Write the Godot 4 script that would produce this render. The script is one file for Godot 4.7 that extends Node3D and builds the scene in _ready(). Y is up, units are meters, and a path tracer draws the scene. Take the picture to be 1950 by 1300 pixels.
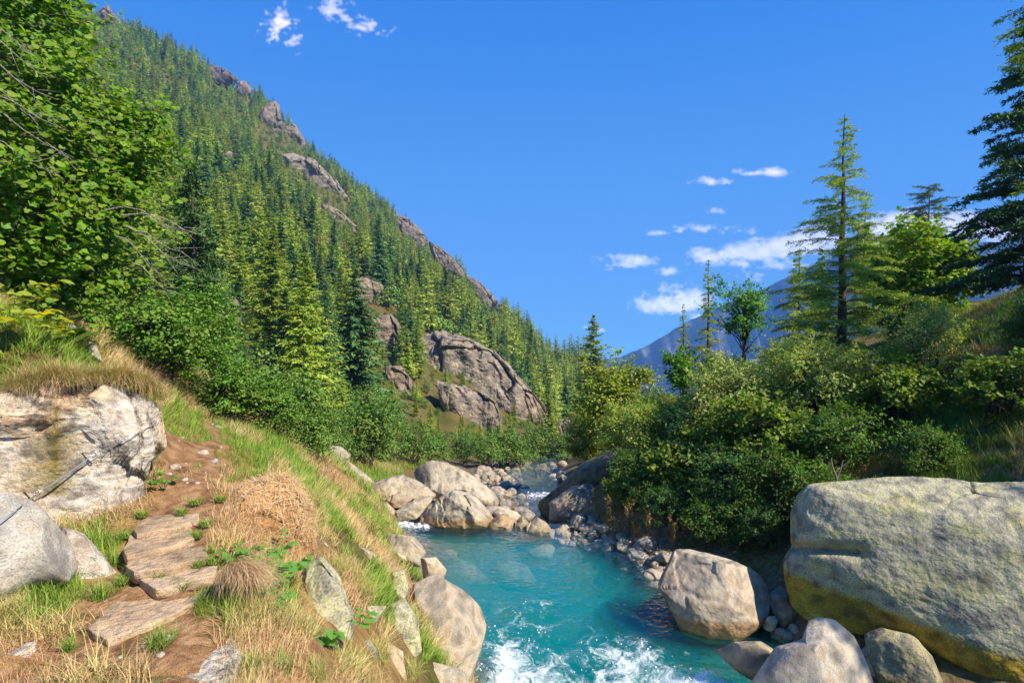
extends Node3D
# A mountain stream in an alpine valley. Metres, y up; the camera stands at (0, 5, 0) on the path and looks down the valley along -z.
const F := 1162.0        # focal length in pixels of the photograph
const EYE := 5.0
var rng := RandomNumberGenerator.new()
var nz := FastNoiseLite.new()      # broad
var nf := FastNoiseLite.new()      # fine fractal
var nr := FastNoiseLite.new()      # ridged
var nk := FastNoiseLite.new()      # cell values, matching the cracks
var nc := FastNoiseLite.new()      # cellular, for cracks
var M := {}
var taken := {}
var ico := {}

class MB:
	var v := PackedVector3Array()
	var n := PackedVector3Array()
	var c := PackedColorArray()
	var ix := PackedInt32Array()
	func vert(p: Vector3, q: Vector3, col: Color) -> int:
		v.push_back(p); n.push_back(q); c.push_back(col)
		return v.size() - 1
	func tri(a: Vector3, b: Vector3, d: Vector3, col: Color) -> void:
		var q := (d - a).cross(b - a).normalized()
		var k := v.size()
		v.push_back(a); v.push_back(b); v.push_back(d)
		n.push_back(q); n.push_back(q); n.push_back(q)
		c.push_back(col); c.push_back(col); c.push_back(col)
		ix.push_back(k); ix.push_back(k + 1); ix.push_back(k + 2)
	func leaf(p: Vector3, dir: Vector3, side: Vector3, l: float, w: float, col: Color) -> void:
		# a leaf folded a little along its midrib: base, two sides, tip
		var up := side.cross(dir)
		var k := v.size()
		var m := p + dir * (l * 0.42) + up * (w * 0.16)
		v.push_back(p); v.push_back(m + side * (w * 0.5)); v.push_back(p + dir * l); v.push_back(m - side * (w * 0.5))
		var q1 := (up - side * 0.3).normalized()
		n.push_back(q1); n.push_back(q1); n.push_back(q1); n.push_back((up + side * 0.3).normalized())
		c.push_back(col); c.push_back(col); c.push_back(col); c.push_back(col)
		ix.push_back(k); ix.push_back(k + 2); ix.push_back(k + 1); ix.push_back(k); ix.push_back(k + 3); ix.push_back(k + 2)
	func leaf6(p: Vector3, dir: Vector3, side: Vector3, l: float, w: float, curl: float, col: Color) -> void:
		# a broad leaf: base, two pairs of sides lifted from the midrib, drooping tip
		var up := side.cross(dir)
		var k := v.size()
		var a := p + dir * (l * 0.28) + up * (w * 0.14)
		var b := p + dir * (l * 0.64) + up * (w * 0.12 - l * curl * 0.4)
		v.push_back(p)
		v.push_back(a + side * (w * 0.46)); v.push_back(a - side * (w * 0.46))
		v.push_back(b + side * (w * 0.42)); v.push_back(b - side * (w * 0.42))
		v.push_back(p + dir * (l * 0.97) - up * (l * curl))
		var t := (up + dir * curl * 1.4)
		n.push_back(up); n.push_back((up - side * 0.35).normalized()); n.push_back((up + side * 0.35).normalized())
		n.push_back((t - side * 0.3).normalized()); n.push_back((t + side * 0.3).normalized()); n.push_back(t.normalized())
		for i in 6: c.push_back(col)
		for q in [0, 2, 1, 1, 2, 3, 3, 2, 4, 3, 4, 5]: ix.push_back(k + q)
	func tube(pts: Array, r0: float, r1: float, sides: int, col: Color) -> void:
		var k := v.size()
		var cnt := pts.size()
		for i in cnt:
			var t: Vector3 = (pts[mini(i + 1, cnt - 1)] - pts[maxi(i - 1, 0)]).normalized()
			var a := t.cross(Vector3(0.31, 0.2, 0.93)).normalized()
			var b := t.cross(a)
			var r := lerpf(r0, r1, float(i) / (cnt - 1))
			for s in sides:
				var g := TAU * s / sides
				var o := a * cos(g) + b * sin(g)
				v.push_back(pts[i] + o * r); n.push_back(o); c.push_back(col)
		for i in cnt - 1:
			for s in sides:
				var p := k + i * sides + s
				var q := k + i * sides + (s + 1) % sides
				ix.push_back(p); ix.push_back(p + sides); ix.push_back(q)
				ix.push_back(q); ix.push_back(p + sides); ix.push_back(q + sides)
	func blade(p: Vector3, az: float, lean: float, l: float, w: float, droop: float, col: Color) -> void:
		var out := Vector3(cos(az), 0, sin(az))
		var side := Vector3(-sin(az), 0, cos(az)) * w
		var k := v.size()
		var q := p
		var ang := lean
		var seg := 3
		for i in seg + 1:
			var t := float(i) / seg
			var d := Vector3.UP * cos(ang) + out * sin(ang)
			var nn := (Vector3.UP * sin(ang) - out * cos(ang))
			var ww := side * (1.0 - t * t)
			v.push_back(q - ww); v.push_back(q + ww)
			n.push_back(nn); n.push_back(nn); c.push_back(col); c.push_back(col)
			q += d * (l / seg)
			ang += droop / seg
		for i in seg:
			var a := k + i * 2
			ix.push_back(a); ix.push_back(a + 2); ix.push_back(a + 1)
			ix.push_back(a + 1); ix.push_back(a + 2); ix.push_back(a + 3)
	func done() -> ArrayMesh:
		var arr := []
		arr.resize(Mesh.ARRAY_MAX)
		arr[Mesh.ARRAY_VERTEX] = v; arr[Mesh.ARRAY_NORMAL] = n; arr[Mesh.ARRAY_COLOR] = c; arr[Mesh.ARRAY_INDEX] = ix
		var m := ArrayMesh.new()
		m.add_surface_from_arrays(Mesh.PRIMITIVE_TRIANGLES, arr)
		return m

# ---------------------------------------------------------------- small helpers
func numbered(called: String) -> String:
	if not taken.has(called):
		taken[called] = 0
		return called
	taken[called] += 1
	return "%s_%03d" % [called, taken[called]]

func tag(o: Node, label: String, category := "", group := "", kind := "") -> Node:
	if label: o.set_meta("label", label)
	if category: o.set_meta("category", category)
	if group: o.set_meta("group", group)
	if kind: o.set_meta("kind", kind)
	return o

func thing(called: String, at: Vector3, label: String, category: String, group := "") -> Node3D:
	var o := Node3D.new()
	o.name = numbered(called); o.position = at
	add_child(o)
	tag(o, label, category, group)
	return o

func part(called: String, mesh: Mesh, mat: Material, parent: Node) -> MeshInstance3D:
	var o := MeshInstance3D.new()
	o.name = called; o.mesh = mesh; o.material_override = mat
	parent.add_child(o, true)
	return o

func single(called: String, mesh: Mesh, mat: Material, at: Vector3, label: String, category: String, group := "", kind := "") -> MeshInstance3D:
	var o := MeshInstance3D.new()
	o.name = numbered(called); o.mesh = mesh; o.material_override = mat; o.position = at
	add_child(o)
	tag(o, label, category, group, kind)
	return o

func P(px: float, py: float, d: float) -> Vector3:
	return Vector3((px - 975.0) / F * d, EYE + (650.0 - py) / F * d, -d)

func R(a: float, b: float) -> float:
	return rng.randf_range(a, b)

func col(r: float, g: float, b: float, k := 1.0) -> Color:
	return Color(r * k, g * k, b * k)

# ---------------------------------------------------------------- the lie of the land: cross-sections of the valley, [distance, [x, y], ...]
const ROWS := [
	[-6.0, [-9, 7.5], [-5, 5.2], [-2.6, 3.3], [0, 3.2], [1.2, 2.0], [3, -1.4], [8, -1.4], [9.5, 0.5], [12, 3], [20, 8]],
	[2.0, [-9, 8], [-4, 5.0], [-3.0, 3.6], [-2.4, 3.35], [-0.9, 3.3], [-0.2, 3.0], [0.5, 1.6], [1.6, -0.6], [3, -2.4], [6.0, -2.2], [8.2, 0], [9.5, 1.6], [14, 5.5], [24, 10]],
	[3.5, [-9, 7], [-5, 4.6], [-3.5, 3.5], [-2.95, 3.42], [-2.6, 3.4], [-1.6, 3.42], [-1.25, 3.3], [-0.85, 2.9], [-0.3, 2.1], [0.4, 0.9], [1.3, -0.6], [2.6, -2.5], [5.6, -2.4], [7.6, 0], [9, 1.4], [14, 5.5], [24, 10]],
	[4.3, [-9, 7], [-5, 4.6], [-3.7, 3.6], [-3.1, 3.55], [-2.75, 3.58], [-2.05, 3.58], [-1.75, 3.38], [-1.2, 2.85], [-0.6, 2.1], [0.1, 1.1], [0.9, -0.5], [2.4, -2.6], [5.4, -2.4], [7.4, 0], [9, 1.4], [14, 5.5], [24, 10]],
	[4.65, [-9, 7.6], [-5, 5.0], [-4.1, 4.2], [-3.4, 3.75], [-2.9, 3.7], [-2.2, 3.68], [-1.85, 3.42], [-1.4, 3.0], [-0.7, 2.0], [0.05, 0.95], [0.75, -0.5], [2.3, -2.6], [5.3, -2.4], [7.3, 0], [9, 1.45], [14, 5.55], [24, 10.2]],
	[5.0, [-10, 8.5], [-5, 5.8], [-4, 5.1], [-3.4, 4.45], [-3.1, 3.85], [-2.35, 3.78], [-1.95, 3.5], [-1.6, 3.15], [-1.25, 2.65], [-0.75, 1.9], [0.0, 0.8], [0.6, -0.5], [2.2, -2.6], [5.2, -2.4], [7.2, 0], [9, 1.5], [14, 5.6], [24, 10.5]],
	[6.5, [-11, 9], [-5.5, 5.7], [-4.3, 4.9], [-3.8, 4.3], [-3.5, 3.98], [-2.9, 3.92], [-2.5, 3.55], [-2.1, 3.2], [-1.5, 2.5], [-0.9, 1.55], [-0.3, 0.45], [0.3, -0.7], [1.5, -2.3], [4.6, -2.6], [6.5, -0.3], [7.5, 0.3], [9, 1.5], [14, 6], [24, 11]],
	[9.0, [-14, 10], [-8, 6.0], [-5.6, 4.1], [-5, 3.75], [-4.2, 3.6], [-3.4, 3.2], [-2.6, 2.65], [-1.9, 1.9], [-1.3, 1.2], [-0.8, 0.45], [-0.4, -0.4], [0.5, -1.5], [2.6, -2.7], [4.2, -1.4], [5, 0.12], [6.5, 0.5], [9, 2], [14, 6.3], [26, 11]],
	[13.0, [-18, 11], [-9, 5.2], [-6, 3.7], [-4, 2.7], [-3, 1.55], [-2.4, 0.7], [-2.05, -0.1], [-1.2, -0.8], [0.9, -2.0], [2.2, -1.3], [3.1, 0.05], [4, 0.4], [6, 1.2], [9, 2.6], [14, 5.9], [28, 11]],
	[16.4, [-20, 10], [-10, 4.6], [-6, 2.6], [-4.5, 1.2], [-3.4, 0.1], [-2.6, -0.35], [0, -0.6], [0.6, -0.4], [1.3, 0.1], [2, 0.4], [4, 1.1], [7, 2.2], [10, 3.6], [15, 6.3], [30, 11]],
	[18.0, [-20, 9], [-10, 4.0], [-6.5, 2.1], [-5, 0.9], [-3.6, 0.0], [-2.6, -0.5], [0, -0.7], [1.2, -0.8], [2, 0.0], [4, 1.1], [7, 2.2], [10, 3.6], [15, 6.3], [30, 11]],
	[22.0, [-24, 9], [-10, 3.4], [-7, 1.2], [-5, -0.1], [-3.5, -0.8], [0, -1.3], [1.2, -1.5], [2, -0.9], [3.5, 0.6], [6, 1.5], [12, 3.3], [17, 6.0], [32, 11]],
	[30.0, [-32, 8], [-14, 2.0], [-9, 0.0], [-6, -1.5], [-3, -2.1], [0, -2.4], [1.5, -2.7], [3, -1.9], [5, -0.4], [8, 1.6], [16, 3.8], [24, 7.2], [40, 11]],
	[45.0, [-60, 20], [-26, 3.5], [-14, -1.4], [-9, -3.3], [-4, -4.7], [0, -5.1], [2.5, -5.3], [5, -4.2], [9, -0.4], [20, 3.6], [35, 8], [60, 12]],
	[65.0, [-100, 46], [-60, 21], [-29, 5.2], [-20, -1.0], [-12, -5.2], [-6, -7.3], [0, -8.0], [4, -8.3], [8, -6.6], [14, -2.5], [30, 2.5], [50, 8], [90, 14]],
	[90.0, [-130, 62], [-64, 22], [-36, 6], [-16, -6], [-6, -10.6], [4, -11.7], [8, -11.9], [14, -8.5], [25, -3], [45, 3], [80, 8], [140, 20]],
	[130.0, [-180, 90], [-100, 44], [-70, 28], [-42, 13], [-14, -3], [4, -14], [14, -18], [20, -18], [32, -12], [60, -2], [110, 8], [200, 30]],
	[200.0, [-260, 145], [-150, 90], [-90, 55], [-47, 35], [-21, 14], [4, -8], [22, -20], [32, -29], [46, -24], [90, -6], [150, 6], [300, 40]],
	[320.0, [-400, 231], [-241, 158], [-186, 127], [-131, 98], [-87, 73], [-29, 28], [20, 0], [42, -9], [68, -36], [84, -50], [110, -44], [170, -20], [300, 10], [500, 60]],
	[420.0, [-520, 322], [-302, 231], [-233, 191], [-164, 147], [-99, 103], [-38, 47.2], [-14, 24], [28, -20], [90, -66], [120, -70], [170, -60], [300, -10], [650, 80]],
	[520.0, [-700, 406], [-481, 328], [-391, 299], [-324, 266], [-257, 233], [-204, 205], [-141, 144], [-96, 111], [-45, 38.8], [20, -40], [110, -86], [160, -90], [230, -76], [400, -20], [800, 90]],
	[640.0, [-900, 388], [-560, 308], [-400, 263], [-300, 223], [-240, 183], [-170, 118], [-115, 78], [-50, 10.1], [20, -60], [130, -106], [180, -110], [260, -96], [450, -40], [900, 90]],
	[900.0, [-1300, 330], [-700, 230], [-450, 150], [-300, 80], [-100, -60], [180, -150], [300, -150], [500, -110], [700, -40], [1300, 100]],
	[1500.0, [-2200, 200], [-1000, 60], [-500, -60], [-100, -180], [450, -240], [700, -240], [1000, -180], [2200, 60]],
]
func row_y(k: int, x: float) -> float:
	var r: Array = ROWS[k]
	var last := r.size() - 1
	if x <= r[1][0]: return r[1][1]
	for i in range(2, last + 1):
		if x < r[i][0]:
			var a: Array = r[i - 1]
			return lerpf(a[1], r[i][1], (x - a[0]) / (r[i][0] - a[0]))
	return r[last][1]

func base_h(x: float, d: float) -> float:
	if d <= ROWS[0][0]: return row_y(0, x)
	for k in range(1, ROWS.size()):
		if d < ROWS[k][0]:
			var d0: float = ROWS[k - 1][0]
			var d1: float = ROWS[k][0]
			var t := (d - d0) / (d1 - d0)
			# far sections are matched along rays so that ridges run straight
			var s := 1.0
			return lerpf(row_y(k - 1, x), row_y(k, x), t) * s
	return row_y(ROWS.size() - 1, x)

func path_x(d: float) -> float:
	const PX := [[-6, -1.6], [2.0, -1.75], [3.4, -2.15], [4.3, -2.38], [5.0, -2.66], [5.6, -2.95], [7.0, -3.35], [8.5, -4.3], [10.0, -5.6]]
	for i in range(1, PX.size()):
		if d < PX[i][0]:
			return lerpf(PX[i - 1][1], PX[i][1], (d - PX[i - 1][0]) / (PX[i][0] - PX[i - 1][0]))
	return -9.0

func soil(x: float, d: float) -> float:      # 1 on the trodden path
	if d > 9.5: return 0.0
	var w := 0.30 + 0.10 * nz.get_noise_2d(x * 40.0, d * 40.0)
	if d < 3.6: w += (3.6 - d) * 0.5
	if d > 5.6: w -= minf((d - 5.6) * 0.16, 0.2)
	return clampf((w - absf(x - path_x(d))) / 0.15 + 0.5, 0.0, 1.0)

func H(x: float, z: float) -> float:
	var d := -z
	var y := base_h(x, d)
	var a := clampf(0.05 + (d - 4.0) * 0.008, 0.05, 0.35)
	if d > 40.0: a = 0.35 + (d - 40.0) * 0.018
	a = minf(a, 9.0)
	var s := soil(x, d)
	y += nf.get_noise_2d(x * 14.0 / (0.3 + a), z * 14.0 / (0.3 + a)) * a * (1.0 - 0.6 * s) * 1.6
	if d < 25.0: y += nf.get_noise_2d(x * 130.0, z * 130.0) * 0.045
	return y

func ground(px: float, py: float, d0 := 2.0, d1 := 700.0) -> Vector3:    # where the ray through a pixel meets the ground
	var d := d0
	while d < d1:
		var p := P(px, py, d)
		if p.y <= H(p.x, p.z):
			var lo := d / 1.02
			var hi := d
			for i in 7:
				var m := (lo + hi) * 0.5
				var q := P(px, py, m)
				if q.y <= H(q.x, q.z): hi = m
				else: lo = m
			return P(px, py, hi)
		d *= 1.02
	return P(px, py, d1)

func on_ground(x: float, d: float, sink := 0.0) -> Vector3:
	return Vector3(x, H(x, -d) - sink, -d)

# ---------------------------------------------------------------- materials
func noise_tex(size: int, freq: float, kind: int, oct: int, ramp: Array, seed_: int, fractal := FastNoiseLite.FRACTAL_FBM) -> NoiseTexture2D:
	var n := FastNoiseLite.new()
	n.noise_type = kind; n.frequency = freq; n.fractal_octaves = oct; n.fractal_type = fractal; n.seed = seed_
	var t := NoiseTexture2D.new()
	t.width = size; t.height = size; t.seamless = true; t.noise = n
	if ramp:
		var g := Gradient.new()
		var offs := PackedFloat32Array(); var cols := PackedColorArray()
		for r in ramp: offs.push_back(r[0]); cols.push_back(r[1])
		g.offsets = offs; g.colors = cols
		t.color_ramp = g
	return t

func g3(v: float) -> Color: return Color(v, v, v)

func mat(name_: String, rough := 0.9, spec := 0.3) -> StandardMaterial3D:
	var m := StandardMaterial3D.new()
	m.resource_name = name_; m.roughness = rough; m.metallic_specular = spec
	m.vertex_color_use_as_albedo = true
	M[name_] = m
	return m

func stone_mat(name_: String, ramp: Array, fine: Array, tile: float, fine_tile: float, relief: float, seed_: int, rough := 0.85) -> StandardMaterial3D:
	var m := mat(name_, rough, 0.3)
	m.albedo_texture = noise_tex(512, 0.012, FastNoiseLite.TYPE_SIMPLEX_SMOOTH, 6, ramp, seed_)
	m.uv1_triplanar = true; m.uv1_world_triplanar = true; m.uv1_scale = Vector3.ONE / tile
	m.detail_enabled = true; m.detail_blend_mode = BaseMaterial3D.BLEND_MODE_MUL
	m.detail_albedo = noise_tex(512, 0.06, FastNoiseLite.TYPE_SIMPLEX_SMOOTH, 4, fine, seed_ + 1)
	m.detail_uv_layer = BaseMaterial3D.DETAIL_UV_2
	m.uv2_triplanar = true; m.uv2_world_triplanar = true; m.uv2_scale = Vector3.ONE / fine_tile
	m.heightmap_enabled = true; m.heightmap_scale = relief
	m.heightmap_texture = noise_tex(512, 0.03, FastNoiseLite.TYPE_SIMPLEX_SMOOTH, 7, [], seed_ + 2)
	return m

func leaf_mat(name_: String, through: Color, rough := 0.55) -> StandardMaterial3D:
	var m := mat(name_, rough, 0.35)
	m.backlight_enabled = true; m.backlight = through
	return m

func make_materials() -> void:
	# granite: pale mineral ground, darker biotite patches, lichen and rust in the ramps
	stone_mat("granite", [[0.0, Color(0.386, 0.359, 0.331)], [0.35, Color(0.607, 0.58, 0.534)], [0.5, Color(0.736, 0.708, 0.653)], [0.62, Color(0.791, 0.754, 0.681)], [0.8, Color(0.681, 0.607, 0.497)], [1.0, Color(0.874, 0.856, 0.81)]],
		[[0.0, g3(0.45)], [0.36, g3(0.78)], [0.5, g3(0.92)], [0.7, g3(1.0)], [1.0, g3(1.0)]], 2.3, 0.42, 2.2, 11)
	stone_mat("lichen_granite", [[0.0, Color(0.346, 0.326, 0.326)], [0.33, Color(0.538, 0.528, 0.499)], [0.46, Color(0.691, 0.672, 0.595)], [0.56, Color(0.691, 0.691, 0.538)], [0.66, Color(0.787, 0.758, 0.682)], [0.85, Color(0.653, 0.662, 0.48)], [1.0, Color(0.864, 0.845, 0.768)]],
		[[0.0, g3(0.5)], [0.36, g3(0.76)], [0.5, g3(0.92)], [0.6, Color(1, 1, 0.93)], [1.0, g3(1.0)]], 2.1, 0.8, 2.6, 21)
	stone_mat("quartz_wall", [[0.0, Color(0.357, 0.317, 0.282)], [0.3, Color(0.57, 0.536, 0.501)], [0.45, Color(0.745, 0.716, 0.682)], [0.55, Color(0.839, 0.811, 0.771)], [0.68, Color(0.728, 0.648, 0.556)], [0.8, Color(0.818, 0.789, 0.738)], [1.0, Color(0.915, 0.898, 0.875)]],
		[[0.0, g3(0.45)], [0.35, g3(0.75)], [0.5, g3(0.95)], [1.0, g3(1.0)]], 1.1, 0.3, 2.5, 31)
	stone_mat("gneiss_step", [[0.0, Color(0.545, 0.461, 0.376)], [0.4, Color(0.696, 0.611, 0.517)], [0.55, Color(0.752, 0.677, 0.583)], [0.7, Color(0.771, 0.639, 0.489)], [1.0, Color(0.827, 0.79, 0.714)]],
		[[0.0, g3(0.5)], [0.4, g3(0.8)], [0.6, g3(1.0)], [1.0, g3(1.0)]], 0.8, 0.25, 1.2, 41)
	stone_mat("cliff_rock", [[0.0, Color(0.26, 0.25, 0.25)], [0.35, Color(0.50, 0.47, 0.44)], [0.5, Color(0.66, 0.61, 0.55)], [0.62, Color(0.62, 0.56, 0.49)], [0.75, Color(0.74, 0.69, 0.62)], [1.0, Color(0.84, 0.79, 0.7)]],
		[[0.0, g3(0.4)], [0.4, g3(0.75)], [0.6, g3(1.0)], [1.0, g3(1.0)]], 14.0, 3.0, 30.0, 51)
	stone_mat("earth", [[0.0, Color(0.52, 0.42, 0.33)], [0.4, Color(0.78, 0.68, 0.56)], [0.6, Color(0.92, 0.84, 0.72)], [1.0, Color(1, 0.95, 0.86)]],
		[[0.0, g3(0.3)], [0.4, g3(0.7)], [0.55, g3(0.95)], [1.0, g3(1.0)]], 1.1, 0.22, 2.0, 61, 0.97)
	stone_mat("far_slope", [[0.0, Color(0.55, 0.6, 0.5)], [0.45, Color(0.85, 0.88, 0.8)], [1.0, Color(1, 1, 1)]],
		[[0.0, g3(0.35)], [0.45, g3(0.8)], [1.0, g3(1.0)]], 420.0, 60.0, 400.0, 71, 1.0)
	leaf_mat("needles", Color(0.72, 0.8, 0.2))
	leaf_mat("dark_needles", Color(0.18, 0.26, 0.08))
	leaf_mat("leaves", Color(0.62, 0.8, 0.12))
	leaf_mat("bright_leaves", Color(0.85, 0.95, 0.12))
	leaf_mat("grass_blades", Color(0.55, 0.6, 0.15), 0.7)
	var b := mat("bark", 0.95, 0.2)
	b.albedo_texture = noise_tex(256, 0.05, FastNoiseLite.TYPE_SIMPLEX_SMOOTH, 5, [[0.0, g3(0.4)], [0.5, g3(0.8)], [1.0, g3(1.0)]], 81)
	b.uv1_triplanar = true; b.uv1_world_triplanar = true; b.uv1_scale = Vector3(5, 1.2, 5)
	var s := mat("steel", 0.38, 0.5)
	s.metallic = 0.9
	var w := mat("water", 0.04, 0.5)
	w.vertex_color_use_as_albedo = false
	w.transparency = BaseMaterial3D.TRANSPARENCY_ALPHA
	w.albedo_color = Color(0.10, 0.55, 0.62, 0.06)
	w.normal_enabled = true; w.normal_scale = 1.0
	var wn := noise_tex(512, 0.02, FastNoiseLite.TYPE_SIMPLEX_SMOOTH, 5, [], 91)
	wn.as_normal_map = true; wn.bump_strength = 9.0
	w.normal_texture = wn
	w.uv1_triplanar = true; w.uv1_world_triplanar = true; w.uv1_scale = Vector3(0.42, 0.42, 0.55)

# ---------------------------------------------------------------- rocks
func icosphere(level: int) -> Array:      # [points, triangle indices]
	if ico.has(level): return ico[level]
	var pts := PackedVector3Array()
	var tris := PackedInt32Array()
	if level == 0:
		var t := (1.0 + sqrt(5.0)) / 2.0
		for p in [[-1, t, 0], [1, t, 0], [-1, -t, 0], [1, -t, 0], [0, -1, t], [0, 1, t], [0, -1, -t], [0, 1, -t], [t, 0, -1], [t, 0, 1], [-t, 0, -1], [-t, 0, 1]]:
			pts.push_back(Vector3(p[0], p[1], p[2]).normalized())
		tris = PackedInt32Array([0, 11, 5, 0, 5, 1, 0, 1, 7, 0, 7, 10, 0, 10, 11, 1, 5, 9, 5, 11, 4, 11, 10, 2, 10, 7, 6, 7, 1, 8, 3, 9, 4, 3, 4, 2, 3, 2, 6, 3, 6, 8, 3, 8, 9, 4, 9, 5, 2, 4, 11, 6, 2, 10, 8, 6, 7, 9, 8, 1])
	else:
		var lower := icosphere(level - 1)
		pts = lower[0].duplicate()
		var old: PackedInt32Array = lower[1]
		var mids := {}
		for i in range(0, old.size(), 3):
			var m := [0, 0, 0]
			for e in 3:
				var a := old[i + e]
				var b := old[i + (e + 1) % 3]
				var key := mini(a, b) * 1000000 + maxi(a, b)
				if not mids.has(key):
					mids[key] = pts.size()
					pts.push_back(((pts[a] + pts[b]) * 0.5).normalized())
				m[e] = mids[key]
			for q in [old[i], m[0], m[2], old[i + 1], m[1], m[0], old[i + 2], m[2], m[1], m[0], m[1], m[2]]:
				tris.push_back(q)
	ico[level] = [pts, tris]
	return ico[level]

func finish(pts: PackedVector3Array, tris: PackedInt32Array, cols: PackedColorArray) -> ArrayMesh:
	var nn := PackedVector3Array()
	nn.resize(pts.size())
	for i in range(0, tris.size(), 3):
		var a := tris[i]; var b := tris[i + 1]; var c := tris[i + 2]
		var q := (pts[b] - pts[a]).cross(pts[c] - pts[a])
		nn[a] += q; nn[b] += q; nn[c] += q
	for i in nn.size(): nn[i] = nn[i].normalized()
	for i in range(0, tris.size(), 3):        # front faces run clockwise
		var s := tris[i + 1]
		tris[i + 1] = tris[i + 2]; tris[i + 2] = s
	var mb := MB.new()
	mb.v = pts; mb.n = nn; mb.c = cols; mb.ix = tris
	return mb.done()

func chisel(pts: PackedVector3Array, planes: Array) -> void:
	for pl in planes:
		var n: Vector3 = pl[0].normalized()
		var h := 0.0
		for p in pts: h = maxf(h, p.dot(n))
		h *= pl[1]
		for i in pts.size():
			var over := pts[i].dot(n) - h
			if over > 0.0: pts[i] -= n * over * 0.93

func rough_up(pts: PackedVector3Array, size: float, amp: float, off: Vector3, bands := 0.0) -> void:
	var k1 := 55.0 / size
	var k2 := 240.0 / size
	for i in pts.size():
		var p := pts[i]
		var q := p + off
		var o := p.normalized()
		var e := nf.get_noise_3dv(q * k1) * 0.8 + nr.get_noise_3dv(q * k2) * 0.28
		if bands > 0.0:
			e += bands * absf(nc.get_noise_3d(q.x * k1 * 0.5 + q.y * k1 * 0.3, q.y * k1 * 1.1, q.z * k1 * 0.5))
		pts[i] = p + o * (e * amp * size)

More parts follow.
